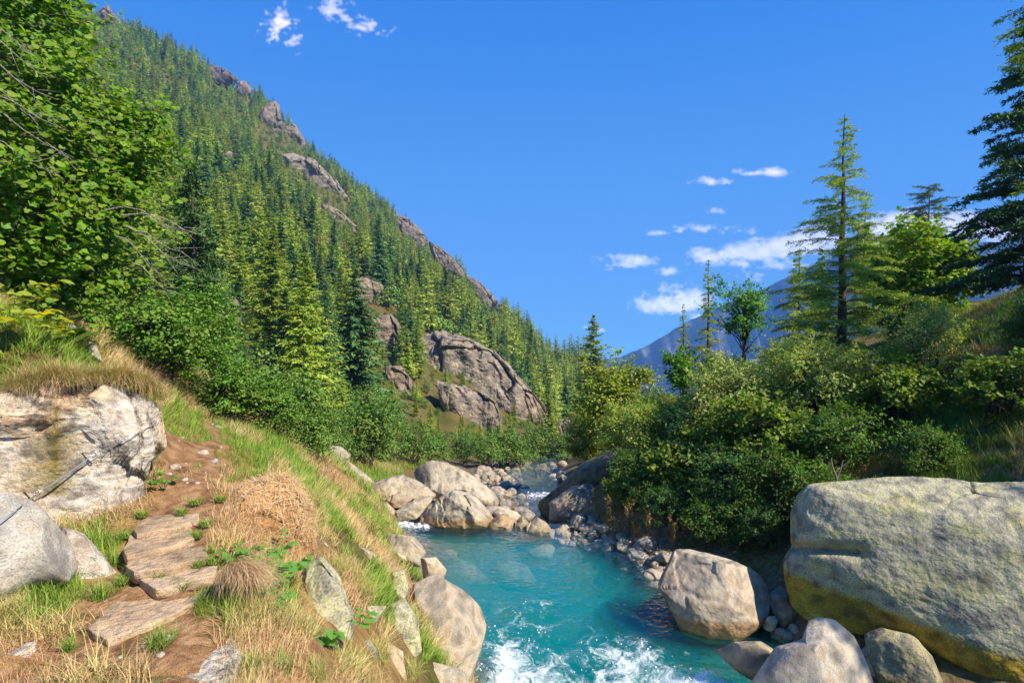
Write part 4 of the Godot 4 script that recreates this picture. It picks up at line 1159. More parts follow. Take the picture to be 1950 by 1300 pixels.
func make_steps() -> void:
	var g := "stone steps of the footpath"
	var list := [
		[[[165, 1185], [235, 1128], [378, 1122], [385, 1138], [330, 1165], [205, 1210]], 3.46, 0.07, "long split gneiss slab forming the lowest raised step"],
		[[[265, 1098], [300, 1082], [412, 1074], [405, 1092], [300, 1114]], 3.545, 0.08, "reddish-edged step above the long split slab"],
		[[[238, 1072], [250, 1054], [385, 1038], [394, 1056], [330, 1074], [252, 1084]], 3.60, 0.08, "ochre step with grass at its ends"],
		[[[233, 1040], [248, 1014], [355, 996], [372, 1022], [310, 1038], [243, 1050]], 3.65, 0.08, "broad worn brown step in the middle of the flight"],
		[[[252, 1004], [278, 982], [380, 966], [380, 984], [340, 998], [262, 1010]], 3.70, 0.07, "topmost worn step before the dirt path"],
		[[[348, 1192], [425, 1165], [436, 1178], [438, 1198], [362, 1222]], 3.37, 0.16, "grey kerb block supporting the long split slab"],
		[[[330, 1310], [385, 1248], [438, 1208], [462, 1240], [445, 1275], [395, 1310]], 3.38, 0.14, "white-edged slanting stone at the path's outer edge"],
		[[[270, 1310], [340, 1262], [372, 1262], [350, 1290], [320, 1310]], 3.36, 0.08, "thin grey stone lying in dry grass below the steps"],
		[[[10, 1238], [60, 1215], [65, 1222], [22, 1243]], 3.45, 0.05, "small brown flat stone in bare soil"],
	]
	var sd := 3
	for q in list:
		sd += 7
		bare_rocks.append([q[0], (EYE - q[1]) * F / (q[0][0][1] - 650.0)])
		var cs := slab_px(q[0], q[1])
		var s := slab(cs, q[1] - 0.012, q[2], Vector2(0.0, 0.03), sd)
		single("stone_step" if sd < 40 else "path_stone", s[0], M.gneiss_step if sd < 40 else M.quartz_wall, s[1], q[3], "step" if sd < 40 else "stone", g if sd < 40 else "")
	# pebbles and stones in the dirt of the path
	var shapes := []
	for k in 4: shapes.append(stone_shape(300 + k, 2, 0.6))
	rng.seed = 77
	for k in 60:
		var d := R(3.0, 8.5)
		var x := path_x(d) + R(-0.34, 0.34)
		var s := R(0.02, 0.06) if k > 5 else R(0.08, 0.16)
		var o := single("pebble", shapes[k % 4], M.quartz_wall, on_ground(x, d, s * 0.05), "small pale pebble lying in the dirt of the footpath", "pebble", "pebbles on the footpath")
		o.scale = Vector3.ONE * s; o.rotation.y = R(0, TAU)

func make_cable() -> void:
	# steel safety cable along the wall; anchors are eye bolts driven into the rock
	var stops := [P(-130, 1090, 3.0)]
	for q in [[70, 938], [178, 864], [296, 805]]:
		var h := surface_hit(q[0], q[1], wall_rock)
		var h2 := surface_hit(q[0], q[1], grey_rock)
		if h == Vector3.INF or (h2 != Vector3.INF and h2.z > h.z): h = h2
		if h == Vector3.INF: h = P(q[0], q[1], 4.6)
		stops.append(P(q[0], q[1], -h.z - 0.07))
		print("anchor ", h)
	var t := thing("safety_cable", stops[1], "steel safety cable strung along the rock wall through eye bolts", "cable")
	var mb := MB.new()
	var line := []
	for i in stops.size() - 1:
		for k in 10:
			var f := k / 10.0
			var p: Vector3 = stops[i].lerp(stops[i + 1], f) - Vector3(0, 0.05 * f * (1 - f), 0)
			var px := 975.0 + p.x / -p.z * F
			var py := 650.0 - (p.y - EYE) / -p.z * F
			var near := -p.z                   # the cable lies against the rock where the wall bulges
			for body in [wall_rock, grey_rock]:
				var h := surface_hit(px, py, body)
				if h != Vector3.INF: near = minf(near, -h.z - 0.03)
			line.append(P(px, py, near) - stops[1])
	line.append(stops[3] - stops[1])
	mb.tube(line, 0.0038, 0.0038, 7, col(0.62, 0.62, 0.62))
	part("cable", mb.done(), M.steel, t)
	for i in [1, 2, 3]:
		var b := MB.new()
		var at: Vector3 = stops[i] - stops[1]
		var into := Vector3(-0.55, 0.02, -0.12).normalized()
		b.tube([at, at + into * 0.16], 0.005, 0.005, 6, col(0.5, 0.5, 0.5))
		var ringp := []
		for k in 13: ringp.append(at + Vector3(cos(TAU * k / 12.0) * 0.022, sin(TAU * k / 12.0) * 0.022, 0.004))
		var rb := MB.new()
		rb.tube(ringp, 0.0045, 0.0045, 6, col(0.6, 0.6, 0.6))
		part("ring", rb.done(), M.steel, part("eye_bolt", b.done(), M.steel, t))
	for i in [1, 2]:
		var b := MB.new()
		var at: Vector3 = stops[i] - stops[1]
		var dir: Vector3 = (stops[i] - stops[i - 1]).normalized()
		b.tube([at - dir * 0.34 - Vector3(0, 0.02, 0), at - dir * 0.05 - Vector3(0, 0.012, 0)], 0.0042, 0.0042, 6, col(0.5, 0.5, 0.5))
		part("cable_clamp", b.done(), M.steel, t)

func make_stones() -> void:
	var shapes := []
	for k in 8: shapes.append(stone_shape(100 + k, 3, 0.66))
	rng.seed = 31
	# shaded shore stones on the right bank: along the waterline
	var n := 0
	while n < 280:
		var px := R(1040, 1300)
		var py := 1000.0 + (px - 1060.0) * 0.50 + R(-48, 34)
		var p := ground(px, py, 9.0, 30.0)
		if p.y < -0.25 or p.y > 0.75: continue
		var s := R(0.06, 0.2) if rng.randf() < 0.72 else R(0.2, 0.5)
		var o := single("shore_stone", shapes[rng.randi() % 8], M.granite, p + Vector3(0, s * 0.1, 0), "dark grey river stone on the shaded shore below the bushes", "stone", "stones on the shaded shore")
		o.scale = Vector3(s * R(0.9, 1.4), s * R(0.6, 0.95), s); o.rotation = Vector3(R(-0.3, 0.3), R(0, TAU), R(-0.3, 0.3))
		n += 1
	# sunlit stones of the stream bed beyond the pool
	n = 0
	while n < 170:
		var px := R(905, 1075)
		var py := R(884, 985)
		if py > 962 and px < 1000: continue
		var p := ground(px, py, 17.0, 90.0)
		var d := -p.z
		if absf(p.x - river_x(d)) < 0.9 and rng.randf() < 0.8: continue
		var s := d / F * R(9, 26)
		var o := single("river_stone", shapes[rng.randi() % 8], M.granite, p + Vector3(0, s * 0.15, 0), "pale river stone lying in the sunlit stream bed beyond the pool", "stone", "stones of the sunlit stream bed")
		o.scale = Vector3(s, s * R(0.8, 1.1), s); o.rotation = Vector3(R(-0.25, 0.25), R(0, TAU), R(-0.25, 0.25))
		n += 1
	for k in 60:                       # cobbles closing the far end of the pool
		var p := ground(R(925, 1062), R(958, 1004), 15.5, 24.0)
		var s := -p.z / F * R(10, 30)
		var o := single("pool_cobble", shapes[rng.randi() % 8], M.granite, p + Vector3(0, s * 0.12, 0), "pale cobble on the bar closing the far end of the pool", "stone", "cobbles at the far end of the pool")
		o.scale = Vector3(s * R(0.9, 1.3), s * R(0.7, 1.0), s); o.rotation = Vector3(R(-0.25, 0.25), R(0, TAU), R(-0.25, 0.25))
	# small reddish heap at the foot of the left bank
	for k in 40:
		var p := ground(R(690, 735), R(925, 985), 14.0, 24.0)
		var s := R(0.15, 0.42)
		var o := single("bank_stone", shapes[rng.randi() % 8], M.granite, p + Vector3(0, s * 0.12, 0), "reddish stone in the heap at the foot of the grassy bank", "stone", "heap of reddish stones")
		o.scale = Vector3(s, s, s); o.rotation = Vector3(R(-0.3, 0.3), R(0, TAU), R(-0.3, 0.3))
	# loose stones between the great boulders
	for q in [[1660, 1236, 11], [1668, 1268, 22], [1700, 1300, 18], [1470, 1182, 12], [1487, 1203, 10], [1512, 1196, 10], [1545, 1200, 12], [1530, 1195, 9], [1500, 1210, 11]]:
		var d := 9.0 if q[0] > 1600 else 10.3
		var s: float = q[2] * 2.0 / F * d
		var p := P(q[0], q[1], d)
		var o := single("wedged_stone", shapes[(q[0] as int) % 8], M.granite, p, "loose rounded stone jammed between the boulders of the shady bank", "stone", "stones between the great boulders")
		o.scale = Vector3(s, s * 1.2, s); o.rotation.y = q[1]
		var hold := single("wedged_stone", shapes[(q[0] as int + 3) % 8], M.granite, p - Vector3(0, s * 0.55, 0.1), "loose rounded stone jammed between the boulders of the shady bank", "stone", "stones between the great boulders")
		hold.scale = Vector3(s, s, s) * 1.3
	# drowned boulders that show as pale patches through the water
	for q in [[2.0, 11.2, 0.7, -1.5], [0.6, 12.6, 0.8, -1.5], [1.3, 13.8, 0.8, -1.3], [-0.4, 13.9, 0.8, -1.0], [-1.2, 15.0, 1.2, -0.5], [0.0, 15.2, 1.0, -0.6], [3.0, 9.6, 0.8, -0.7], [-0.4, 7.9, 1.0, -0.5], [0.1, 7.0, 1.0, -0.45], [-1.9, 15.6, 0.8, -0.35], [0.9, 15.9, 0.7, -0.35]]:
		var o := single("drowned_boulder", shapes[int(q[1] * 10) % 8], M.granite, Vector3(q[0], q[3] - q[2] * 0.2, -q[1]), "pale boulder lying under the clear turquoise water", "boulder", "boulders under water")
		o.scale = Vector3(q[2] * 1.3, q[2] * 0.8, q[2]) ; o.rotation.y = q[1]

# ---------------------------------------------------------------- plants
func hidden_by_cliff(px: float, py: float, d: float) -> bool:
	for q in cliffs:
		if d > q[1] + q[2]: continue
		var poly := PackedVector2Array()
		for o in q[0]: poly.push_back(Vector2(o[0], o[1]))
		var tall := 13.0 / d * F            # a tree rooted this far below would hide the rock
		for k in 4:
			if Geometry2D.is_point_in_polygon(Vector2(px, py - tall * 0.22 * k), poly): return true
	return false

func make_forest() -> void:
	var kinds := {}
	for k in ["larch", "spruce", "broad"]: kinds[k] = {"near": [], "far": []}
	for k in 6:
		var sh: float = [0.9, 1.15, 1.4, 1.0, 1.6, 1.25][k]
		kinds.larch.near.append(conifer(500 + k, 11.0, 2.1 + 0.22 * k, "larch", 1, 0.10, 1.0, sh))
		kinds.larch.far.append(conifer(520 + k, 11.0, 2.2 + 0.22 * k, "larch", 0, 0.08))
		kinds.spruce.near.append(conifer(540 + k, 11.0, 2.1 + 0.2 * k, "spruce", 1, 0.05, 1.0, sh))
		kinds.spruce.far.append(conifer(560 + k, 11.0, 2.1 + 0.2 * k, "spruce", 0, 0.04))
		kinds.broad.near.append(broadleaf(580 + k, 6.0, 5.2, 0.5, 3, 90, 16, 0.30, Color(0.14, 0.25, 0.045), 0.5))
		kinds.broad.far.append(broadleaf(600 + k, 6.0, 5.2, 0.4, 2, 44, 9, 0.62, Color(0.14, 0.25, 0.045), 0.55))
	rng.seed = 4242
	var spots := []
	var d := 33.0
	while d < 545.0:
		var gap := 3.3 + d * 0.0055
		var x := -1.15 * d
		while x < 0.42 * d:
			var xx := x + R(-0.5, 0.5) * gap
			var dd := d + R(-0.5, 0.5) * gap
			x += gap
			var y := H(xx, -dd)
			var px := 975.0 + xx / dd * F
			var py := 650.0 - (y - EYE) / dd * F
			if px < -140 or px > 1330 or py < -160: continue
			var rx := river_x(dd) if dd < 199.0 else 30.0 + (dd - 200.0) * 0.42
			if absf(xx - rx) < 3.0 + minf(dd, 200.0) * 0.03: continue
			if xx > rx and (dd < 62.0 or px > 1130.0): continue
			if dd < 70.0 and y < river_y(dd) + 2.0: continue
			var low := hidden_by_cliff(px, py, dd)
			if low and rng.randf() < 0.12: continue
			var m := nz.get_noise_2d(xx * 2.2, dd * 2.2)
			if nf.get_noise_2d(xx * 2.6 + 900.0, dd * 2.6) > 0.42: continue        # grassy clearings
			var roll := rng.randf()
			var kind := "larch"
			if roll < 0.10 + maxf(0.0, m) * 0.5: kind = "spruce"
			elif roll > 0.74 + m * 0.3 - clampf((90.0 - dd) / 120.0, 0.0, 0.35): kind = "broad"
			var sc := 0.5 + 0.95 * pow(rng.randf(), 0.8) * (1.0 + 0.5 * nf.get_noise_2d(xx * 5.0, dd * 5.0 + 60.0))
			if dd > 330.0: sc *= 0.95
			if kind == "broad": sc *= 0.85
			if dd < 55.0: sc *= 0.7
			if low:
				kind = "broad" if rng.randf() < 0.6 else "larch"
				sc = R(0.2, 0.45) if dd < 200.0 else R(0.35, 0.65)
			spots.append([dd, Vector3(xx, y - 0.3, -dd), kind, sc, R(0, TAU), R(0.85, 1.15)])
		d += gap * 0.92
	spots.sort_custom(func(a, b): return a[0] < b[0])
	var words := {"larch": ["larch_tree", "light green larch in the wood covering the steep mountainside", "larches of the mountainside wood", "needles"],
		"spruce": ["spruce_tree", "dark green spruce in the wood covering the steep mountainside", "spruces of the mountainside wood", "dark_needles"],
		"broad": ["broadleaf_tree", "low rounded leafy tree in the wood covering the steep mountainside", "leafy trees of the mountainside wood", "leaves"]}
	var count := {"larch": 0, "spruce": 0, "broad": 0}
	var rest := {"larch": [], "spruce": [], "broad": []}
	for s in spots:
		var kind: String = s[2]
		if count[kind] < 240:
			var v: int = (count[kind] * 7 + int(absf(s[1].x) * 3.0)) % 6
			count[kind] += 1
			var w: Array = words[kind]
			plant_tree(w[0], kinds[kind].near[v], w[3], s[1], s[4], Vector3(s[3] * s[5], s[3], s[3] * s[5]), w[1], "tree", w[2])
		else:
			rest[kind].append(s)
	for kind in rest:
		var w: Array = words[kind]
		var wood := thing(kind + "_wood", Vector3.ZERO, {"larch": "distant light green larch wood covering the upper mountainside", "spruce": "distant dark spruces scattered through the upper larch wood", "broad": "distant rounded leafy trees scattered through the upper larch wood"}[kind], "wood")
		wood.set_meta("kind", "stuff")
		for v in 6:
			var tf := []
			var tints := []
			for i in range(v, rest[kind].size(), 6):
				var s: Array = rest[kind][i]
				tf.append(Transform3D(Basis(Vector3.UP, s[4]).scaled(Vector3(s[3] * s[5], s[3], s[3] * s[5])), s[1]))
				var t := R(0.8, 1.55)
				tints.append(Color(t * R(0.92, 1.1), t, t))
			if tf:
				scatter("trunks", kinds[kind].far[v][0], "bark", tf, tints, wood).set_meta("kind", "stuff")
				scatter("crowns", kinds[kind].far[v][1], w[3], tf, tints, wood).set_meta("kind", "stuff")
	print("forest ", count, " rest ", rest.larch.size(), " ", rest.spruce.size(), " ", rest.broad.size())

func make_shrubs() -> void:
	# valley-floor bushes below the wood, by pixel of their foot
	var forms := []
	for k in 4: forms.append(broadleaf(700 + k, 3.0, 3.0, 0.1, 5, 120, 26, 0.13, Color(0.13, 0.24, 0.04), 0.5))
	rng.seed = 99
	for q in [[700, 890, 3.2], [735, 880, 3.0], [660, 850, 2.6], [790, 885, 3.0], [690, 820, 4.5], [740, 830, 4.5], [630, 800, 4.0], [830, 888, 2.8], [960, 895, 4.5], [985, 892, 3.5], [925, 890, 3.5], [1020, 885, 5.0], [1040, 880, 4.0], [880, 885, 3.5], [580, 770, 3.6], [600, 720, 4.5], [650, 760, 4.5], [560, 830, 2.0], [610, 850, 1.6], [640, 880, 1.3], [590, 880, 1.2], [1075, 885, 3.0]]:
		var p := ground(q[0], q[1], 12.0, 110.0)
		var s: float = q[2] / 3.0
		plant_tree("shrub", forms[rng.randi() % 4], "leaves", p - Vector3(0, 0.1, 0), R(0, TAU), Vector3(s * R(0.85, 1.15), s, s), "bushy green shrub at the sunny foot of the mountainside wood", "shrub", "shrubs along the foot of the wood")
	# tall hazel thicket where the path turns
	var hz := []
	for k in 2: hz.append(broadleaf(720 + k, 2.9, 2.7, 0.15, 6, 230, 34, 0.085, Color(0.145, 0.27, 0.036), 0.42, 0.72))
	var where := [[-6.2, 10.8, 0.62, "hazel bush rising behind the grassy end of the path"], [-5.1, 11.0, 0.47, "hazel bush overhanging the pool side of the path's end"], [-7.2, 9.6, 0.55, "hazel bush growing close behind the grassy knoll"], [-6.9, 12.6, 0.66, "hazel bush half hidden behind the path-end thicket"], [-4.55, 11.3, 0.40, "low hazel bush on the bank above the boulder heap"]]
	for i in where.size():
		var w: Array = where[i]
		plant_tree("hazel_bush", hz[i % 2], "leaves", on_ground(w[0], w[1], 0.1), i * 1.7, Vector3(w[2] * 1.35, w[2], w[2] * 1.35), w[3], "bush", "hazel thicket at the end of the path")
	# dark spruce behind the thicket
	var sp := conifer(740, 7.5, 1.9, "spruce", 2, 0.03, 1.0)
	plant_tree("spruce_tree", sp, "dark_needles", on_ground(-11.2, 21.5, 0.2), 0.4, Vector3.ONE, "dark spruce standing directly behind the hazel thicket", "tree")
	plant_tree("spruce_tree", sp, "dark_needles", on_ground(-13.0, 25.5, 0.2), 2.4, Vector3(1, 0.95, 1), "second dark spruce in the shade of the first behind the thicket", "tree")

func make_right_bank() -> void:
	# tall trees
	var big := conifer(800, 13.0, 3.1, "larch", 2, 0.10, 1.0, 1.35)
	plant_tree("larch_tree", big, "needles", ground(1605, 705, 24.0, 40.0) - Vector3(0, 0.2, 0), 0.3, Vector3(0.92, 0.82, 0.92), "tallest slender larch towering over the shady bank", "tree")
	var mid := conifer(802, 9.0, 2.2, "larch", 2, 0.08, 1.0, 1.45)
	for q in [[1522, 38.0, 0.85, "young larch growing close beside the tallest larch"], [1648, 42.0, 1.05, "larch with yellowish boughs behind the tallest larch"], [1700, 36.0, 0.75, "small larch beside the yellow-green maple"], [1565, 44.0, 0.85, "bushy young larch half hidden behind the tallest larch"]]:
		var x: float = (q[0] - 975.0) / F * q[1]
		plant_tree("larch_tree", mid, "needles", on_ground(x, q[1], 0.2), q[0], Vector3.ONE * q[2], q[3], "tree")
	var thin := conifer(804, 9.5, 1.2, "larch", 2, 0.10, 0.6, 1.3)
	plant_tree("larch_tree", thin, "needles", on_ground((1350 - 975.0) / F * 40.0, 40.0, 0.2), 1.0, Vector3.ONE * 0.93, "thin half-bare larch beside the airy ash tree", "tree")
	plant_tree("larch_tree", thin, "needles", on_ground((1303 - 975.0) / F * 50.0, 50.0, 0.2), 2.6, Vector3.ONE * 0.85, "short thin larch standing beyond the half-bare larch", "tree")
	var pine := conifer(806, 11.0, 2.2, "pine", 2, 0.45, 0.95)
	plant_tree("pine_tree", pine, "dark_needles", on_ground((1767 - 975.0) / F * 46.0, 46.0, 0.2), 0.0, Vector3(0.9, 0.92, 0.9), "round-headed pine with reddish trunk rising above the maple", "tree")
	var sp := conifer(808, 11.0, 2.6, "spruce", 2, 0.03, 0.85)
	plant_tree("spruce_tree", sp, "dark_needles", on_ground(17.4, 20.5, 0.2), 0.0, Vector3(1.05, 0.92, 1.05), "big dark spruce with drooping boughs on the shady slope", "tree")
	var edge := conifer(810, 15.0, 3.0, "larch", 2, 0.2, 0.62)
	plant_tree("larch_tree", edge, "needles", on_ground(14.6, 15.0, 0.2), 0.8, Vector3.ONE, "old larch reaching bare-tipped boughs over the grassy slope", "tree")
	for q in [[20.0, 8.0, 0.9, 4.0], [22.0, 13.0, 0.9, 3.0], [25.0, 22.0, 0.8, 5.0]]:
		plant_tree("larch_tree", edge, "needles", on_ground(q[0], q[1], 0.2), q[3], Vector3.ONE * q[2], "larch on the steep bank whose shadow falls on the huge boulder", "tree", "larches shading the bank")
	for q in [[14.0, 5.7, 0.64, 1.0], [14.6, 7.2, 0.5, 3.0], [13.0, 1.7, 0.86, 2.0]]:
		plant_tree("larch_tree", mid, "needles", on_ground(q[0], q[1], 0.2), q[3], Vector3.ONE * q[2], "young larch on the bank above the huge boulder", "tree", "young larches shading the huge boulder")
	# broad-leaved trees
	var maple := broadleaf(820, 5.0, 3.9, 0.5, 3, 240, 40, 0.19, Color(0.25, 0.37, 0.025), 0.42, 0.8)
	plant_tree("maple_tree", maple, "bright_leaves", on_ground((1755 - 975.0) / F * 29.0, 29.0, 0.2), 0.0, Vector3(1.3, 1.08, 1.25), "yellow-green maple with a dense rounded crown", "tree")
	var ash := broadleaf(822, 7.2, 3.3, 2.6, 1, 130, 24, 0.17, Color(0.12, 0.30, 0.04), 0.34, 0.55, Color(0.12, 0.10, 0.08))
	plant_tree("ash_tree", ash, "bright_leaves", on_ground((1418 - 975.0) / F * 31.0, 31.0, 0.2), 0.5, Vector3(0.98, 0.86, 0.98), "airy bright green ash tree with several dark stems", "tree")
	var small := broadleaf(824, 4.0, 2.6, 0.3, 3, 130, 36, 0.18, Color(0.15, 0.34, 0.03), 0.45, 0.7)
	plant_tree("young_maple", small, "bright_leaves", on_ground((1300 - 975.0) / F * 40.0, 40.0, 0.2), 0.0, Vector3(0.85, 0.9, 0.85), "small vivid green tree beside the thin larches", "tree")
	var birch := broadleaf(826, 4.4, 3.0, 0.4, 4, 230, 44, 0.15, Color(0.32, 0.38, 0.05), 0.5, 0.65)
	plant_tree("birch_tree", birch, "bright_leaves", on_ground((1172 - 975.0) / F * 27.0, 27.0, 0.2), 0.0, Vector3.ONE, "yellowing leafy tree leaning over the mossy rock rib", "tree")
	plant_tree("birch_tree", birch, "bright_leaves", on_ground((1120 - 975.0) / F * 33.0, 33.0, 0.2), 2.0, Vector3.ONE * 0.75, "smaller yellowing tree beyond the mossy rock rib", "tree")
	# bushes from the shore up: x and distance, height, kind, words
	var dark := []
	for k in 3: dark.append(broadleaf(840 + k, 2.6, 2.6, 0.1, 6, 190, 34, [0.085, 0.12, 0.10][k], [Color(0.11, 0.21, 0.035), Color(0.17, 0.25, 0.035), Color(0.09, 0.19, 0.05)][k], [0.46, 0.36, 0.4][k], [0.62, 0.75, 0.4][k]))
	var willow := []
	for k in 3: willow.append(broadleaf(850 + k, 3.4, 3.2, 0.3, 6, 220, 44, 0.12, [Color(0.33, 0.41, 0.11), Color(0.34, 0.45, 0.08), Color(0.37, 0.43, 0.13)][k], 0.46, 0.42))
	var bushes := [
		[3.4, 16.6, 0.60, 0, "low dark bush next to the hump-backed boulder's shore"],
		[4.3, 15.4, 0.76, 0, "dark green bush above the shore stones beside rusty docks"],
		[5.0, 14.2, 0.80, 0, "dense dark bush above the angular pinkish boulder"],
		[5.9, 13.0, 0.76, 0, "dark bush squeezed between the angular boulder and the huge boulder"],
		[6.1, 15.0, 0.96, 0, "tall dark bush in the middle of the shady thicket"],
		[4.9, 17.4, 0.88, 0, "dark bush at the back of the shady thicket"],
		[7.3, 13.6, 0.80, 0, "dark bush rising directly behind the huge boulder's corner"],
		[5.4, 18.6, 0.62, 1, "silvery willow bush over the mossy rib"],
		[6.8, 18.2, 0.71, 1, "silvery willow bush crowning the shady thicket"],
		[8.4, 17.4, 0.74, 1, "spreading willow bush with bare grey stems inside"],
		[7.4, 21.0, 0.71, 1, "willow bush in front of the airy ash tree"],
		[9.6, 21.5, 0.74, 1, "willow bush at the foot of the grassy slope"],
		[5.2, 22.5, 0.68, 1, "willow bush behind the mossy rib"],
		[11.6, 24.5, 0.68, 1, "sunlit willow bush under the tallest larch"],
		[13.6, 26.0, 0.72, 0, "dark bush between the tallest larch and the maple"],
		[15.2, 23.6, 0.72, 0, "dark bush below the yellow-green maple"],
		[9.2, 14.6, 0.76, 0, "shaded bush behind the huge boulder's middle"],
		[10.6, 15.6, 0.62, 1, "shaded grey-green bush on the dark slope"],
		[8.6, 12.6, 0.50, 0, "low shaded bush touching the back of the huge boulder"],
		[10.4, 12.9, 0.64, 0, "leafy bush catching sun behind the huge boulder's far end"],
		[12.2, 14.2, 0.72, 0, "bush on the dark slope under the old larch"],
		[12.0, 17.4, 0.50, 1, "grey-green bush beneath the grassy ledge"],
		[9.5, 27.5, 0.68, 1, "willow bush between the ash tree and the young larch"],
		[3.7, 14.6, 0.5, 0, "low leafy bush reaching down to the shore stones"],
		[4.4, 13.4, 0.5, 0, "low leafy bush beside the angular boulder's back"],
		[3.0, 16.0, 0.45, 0, "small bush trailing over the tan boulder by the stream"],
		[5.2, 12.6, 0.45, 0, "small dark bush filling the gap behind the angular boulder"],
		[6.6, 12.2, 0.55, 0, "dark leafy bush pressed against the huge boulder's side"],
		[4.0, 18.4, 0.7, 1, "willow bush on the lower end of the mossy rib"],
		[6.2, 17.0, 0.85, 1, "sunlit willow bush on top of the shady thicket"],
		[7.9, 15.9, 0.8, 1, "grey-green willow bush with leaning stems above the huge boulder"],
		[17.0, 25.5, 0.80, 0, "dark bush between maple and big spruce"],
	]
	for i in bushes.size():
		var b: Array = bushes[i]
		var pick: Array = dark if b[3] == 0 else willow
		plant_tree("bush" if b[3] == 0 else "willow_bush", pick[i % 3], "bright_leaves", on_ground(b[0], b[1], 0.12), i * 1.3, Vector3(b[2] * 1.08, b[2], b[2]), b[4], "bush")
	plant_tree("spruce_tree", conifer(812, 17.0, 3.0, "spruce", 1, 0.03), "dark_needles", on_ground(20.0, 120.0, 0.3), 0.0, Vector3.ONE, "lone dark spruce rising against the hazy blue mountain", "tree")
	var lg := MB.new()
	var l0 := ground(1822, 716, 12.0, 30.0)
	var l1 := ground(1905, 688, 12.0, 30.0)
	lg.tube([Vector3(0, 0.06, 0), (l1 - l0) * 0.5 + Vector3(0, 0.1, 0.02), l1 - l0 + Vector3(0, 0.07, 0)], 0.05, 0.025, 7, col(0.45, 0.41, 0.36))
	lg.tube([(l1 - l0) * 0.6 + Vector3(0, 0.1, 0), (l1 - l0) * 0.75 + Vector3(0, 0.3, 0.1)], 0.018, 0.006, 5, col(0.45, 0.41, 0.36))
	single("fallen_branch", lg.done(), M.bark, l0, "bleached fallen branch lying on the dark grassy slope", "branch")
	# rusty dock stalks in front of the thicket
	var dock := MB.new()
	rng.seed = 61
	for s in 5:
		var top := Vector3(R(-0.14, 0.14), R(0.5, 0.8), R(-0.14, 0.14))
		dock.tube([Vector3(0, -0.08, 0), top * 0.5, top], 0.006, 0.003, 4, col(0.20, 0.10, 0.05))
		for k in 60:
			var f := R(0.35, 1.0)
			dock.leaf(top * f + Vector3(R(-0.03, 0.03), 0, R(-0.03, 0.03)), Vector3(R(-1, 1), R(0, 1), R(-1, 1)).normalized(), Vector3(R(-1, 1), R(-1, 1), 0.3).normalized(), 0.05, 0.03, col(0.34, 0.22, 0.08, R(0.7, 1.3)))
	var dm := dock.done()
	for q in [[2.5, 15.6], [2.85, 14.9], [2.6, 15.2], [3.2, 14.3], [2.3, 16.1], [3.6, 13.6], [3.0, 14.6]]:
		var o := single("dock_plant", dm, M.leaves, on_ground(q[0], q[1], 0.02), "rusty brown dock plant gone to seed above the shore stones", "plant", "dock plants on the shady shore")
		o.rotation.y = q[0] * 9.0; o.scale = Vector3.ONE * (0.95 + 0.25 * sin(q[1] * 9.0))
	# a bare forked stub behind the huge boulder
	var st := MB.new()
	st.tube([Vector3(0, -0.6, 0), Vector3(0.02, 0.12, 0), Vector3(-0.07, 0.34, 0), Vector3(-0.09, 0.5, 0)], 0.03, 0.012, 6, col(0.30, 0.25, 0.20))
	st.tube([Vector3(0.02, 0.1, 0), Vector3(0.09, 0.32, 0.02), Vector3(0.14, 0.46, 0)], 0.018, 0.008, 6, col(0.32, 0.27, 0.22))
	st.tube([Vector3(0.1, 0.34, 0.02), Vector3(0.22, 0.42, 0.03)], 0.009, 0.004, 5, col(0.32, 0.27, 0.22))
	single("dead_stub", st.done(), M.bark, P(1592, 922, 11.6), "bare forked grey stub sticking up behind the huge boulder", "dead branch")

# ---------------------------------------------------------------- near plants on the sunny bank
func leaf_shape() -> ArrayMesh:         # one hazel leaf 1 m long: broad, pointed, folded along the midrib
	var mb := MB.new()
	var half := [[0.0, 0.02], [0.14, 0.26], [0.34, 0.40], [0.56, 0.40], [0.78, 0.24], [1.0, 0.0]]
	for s in [-1.0, 1.0]:
		for i in half.size() - 1:
			var a: Array = half[i]
			var b: Array = half[i + 1]
			var m0 := Vector3(a[0], -0.10 * a[0] * a[0], 0)
			var m1 := Vector3(b[0], -0.10 * b[0] * b[0], 0)
			var e0 := m0 + Vector3(0, 0.16 * a[1], s * a[1])
			var e1 := m1 + Vector3(0, 0.16 * b[1], s * b[1])
			var n := (Vector3.UP + Vector3(0.1, 0, -s * 0.16)).normalized()
			var k := mb.v.size()
			for p in [m0, e0, e1, m1]: mb.vert(p, n, Color.WHITE)
			for q in ([0, 1, 2, 0, 2, 3] if s < 0.0 else [0, 2, 1, 0, 3, 2]): mb.ix.push_back(k + q)
	return mb.done()

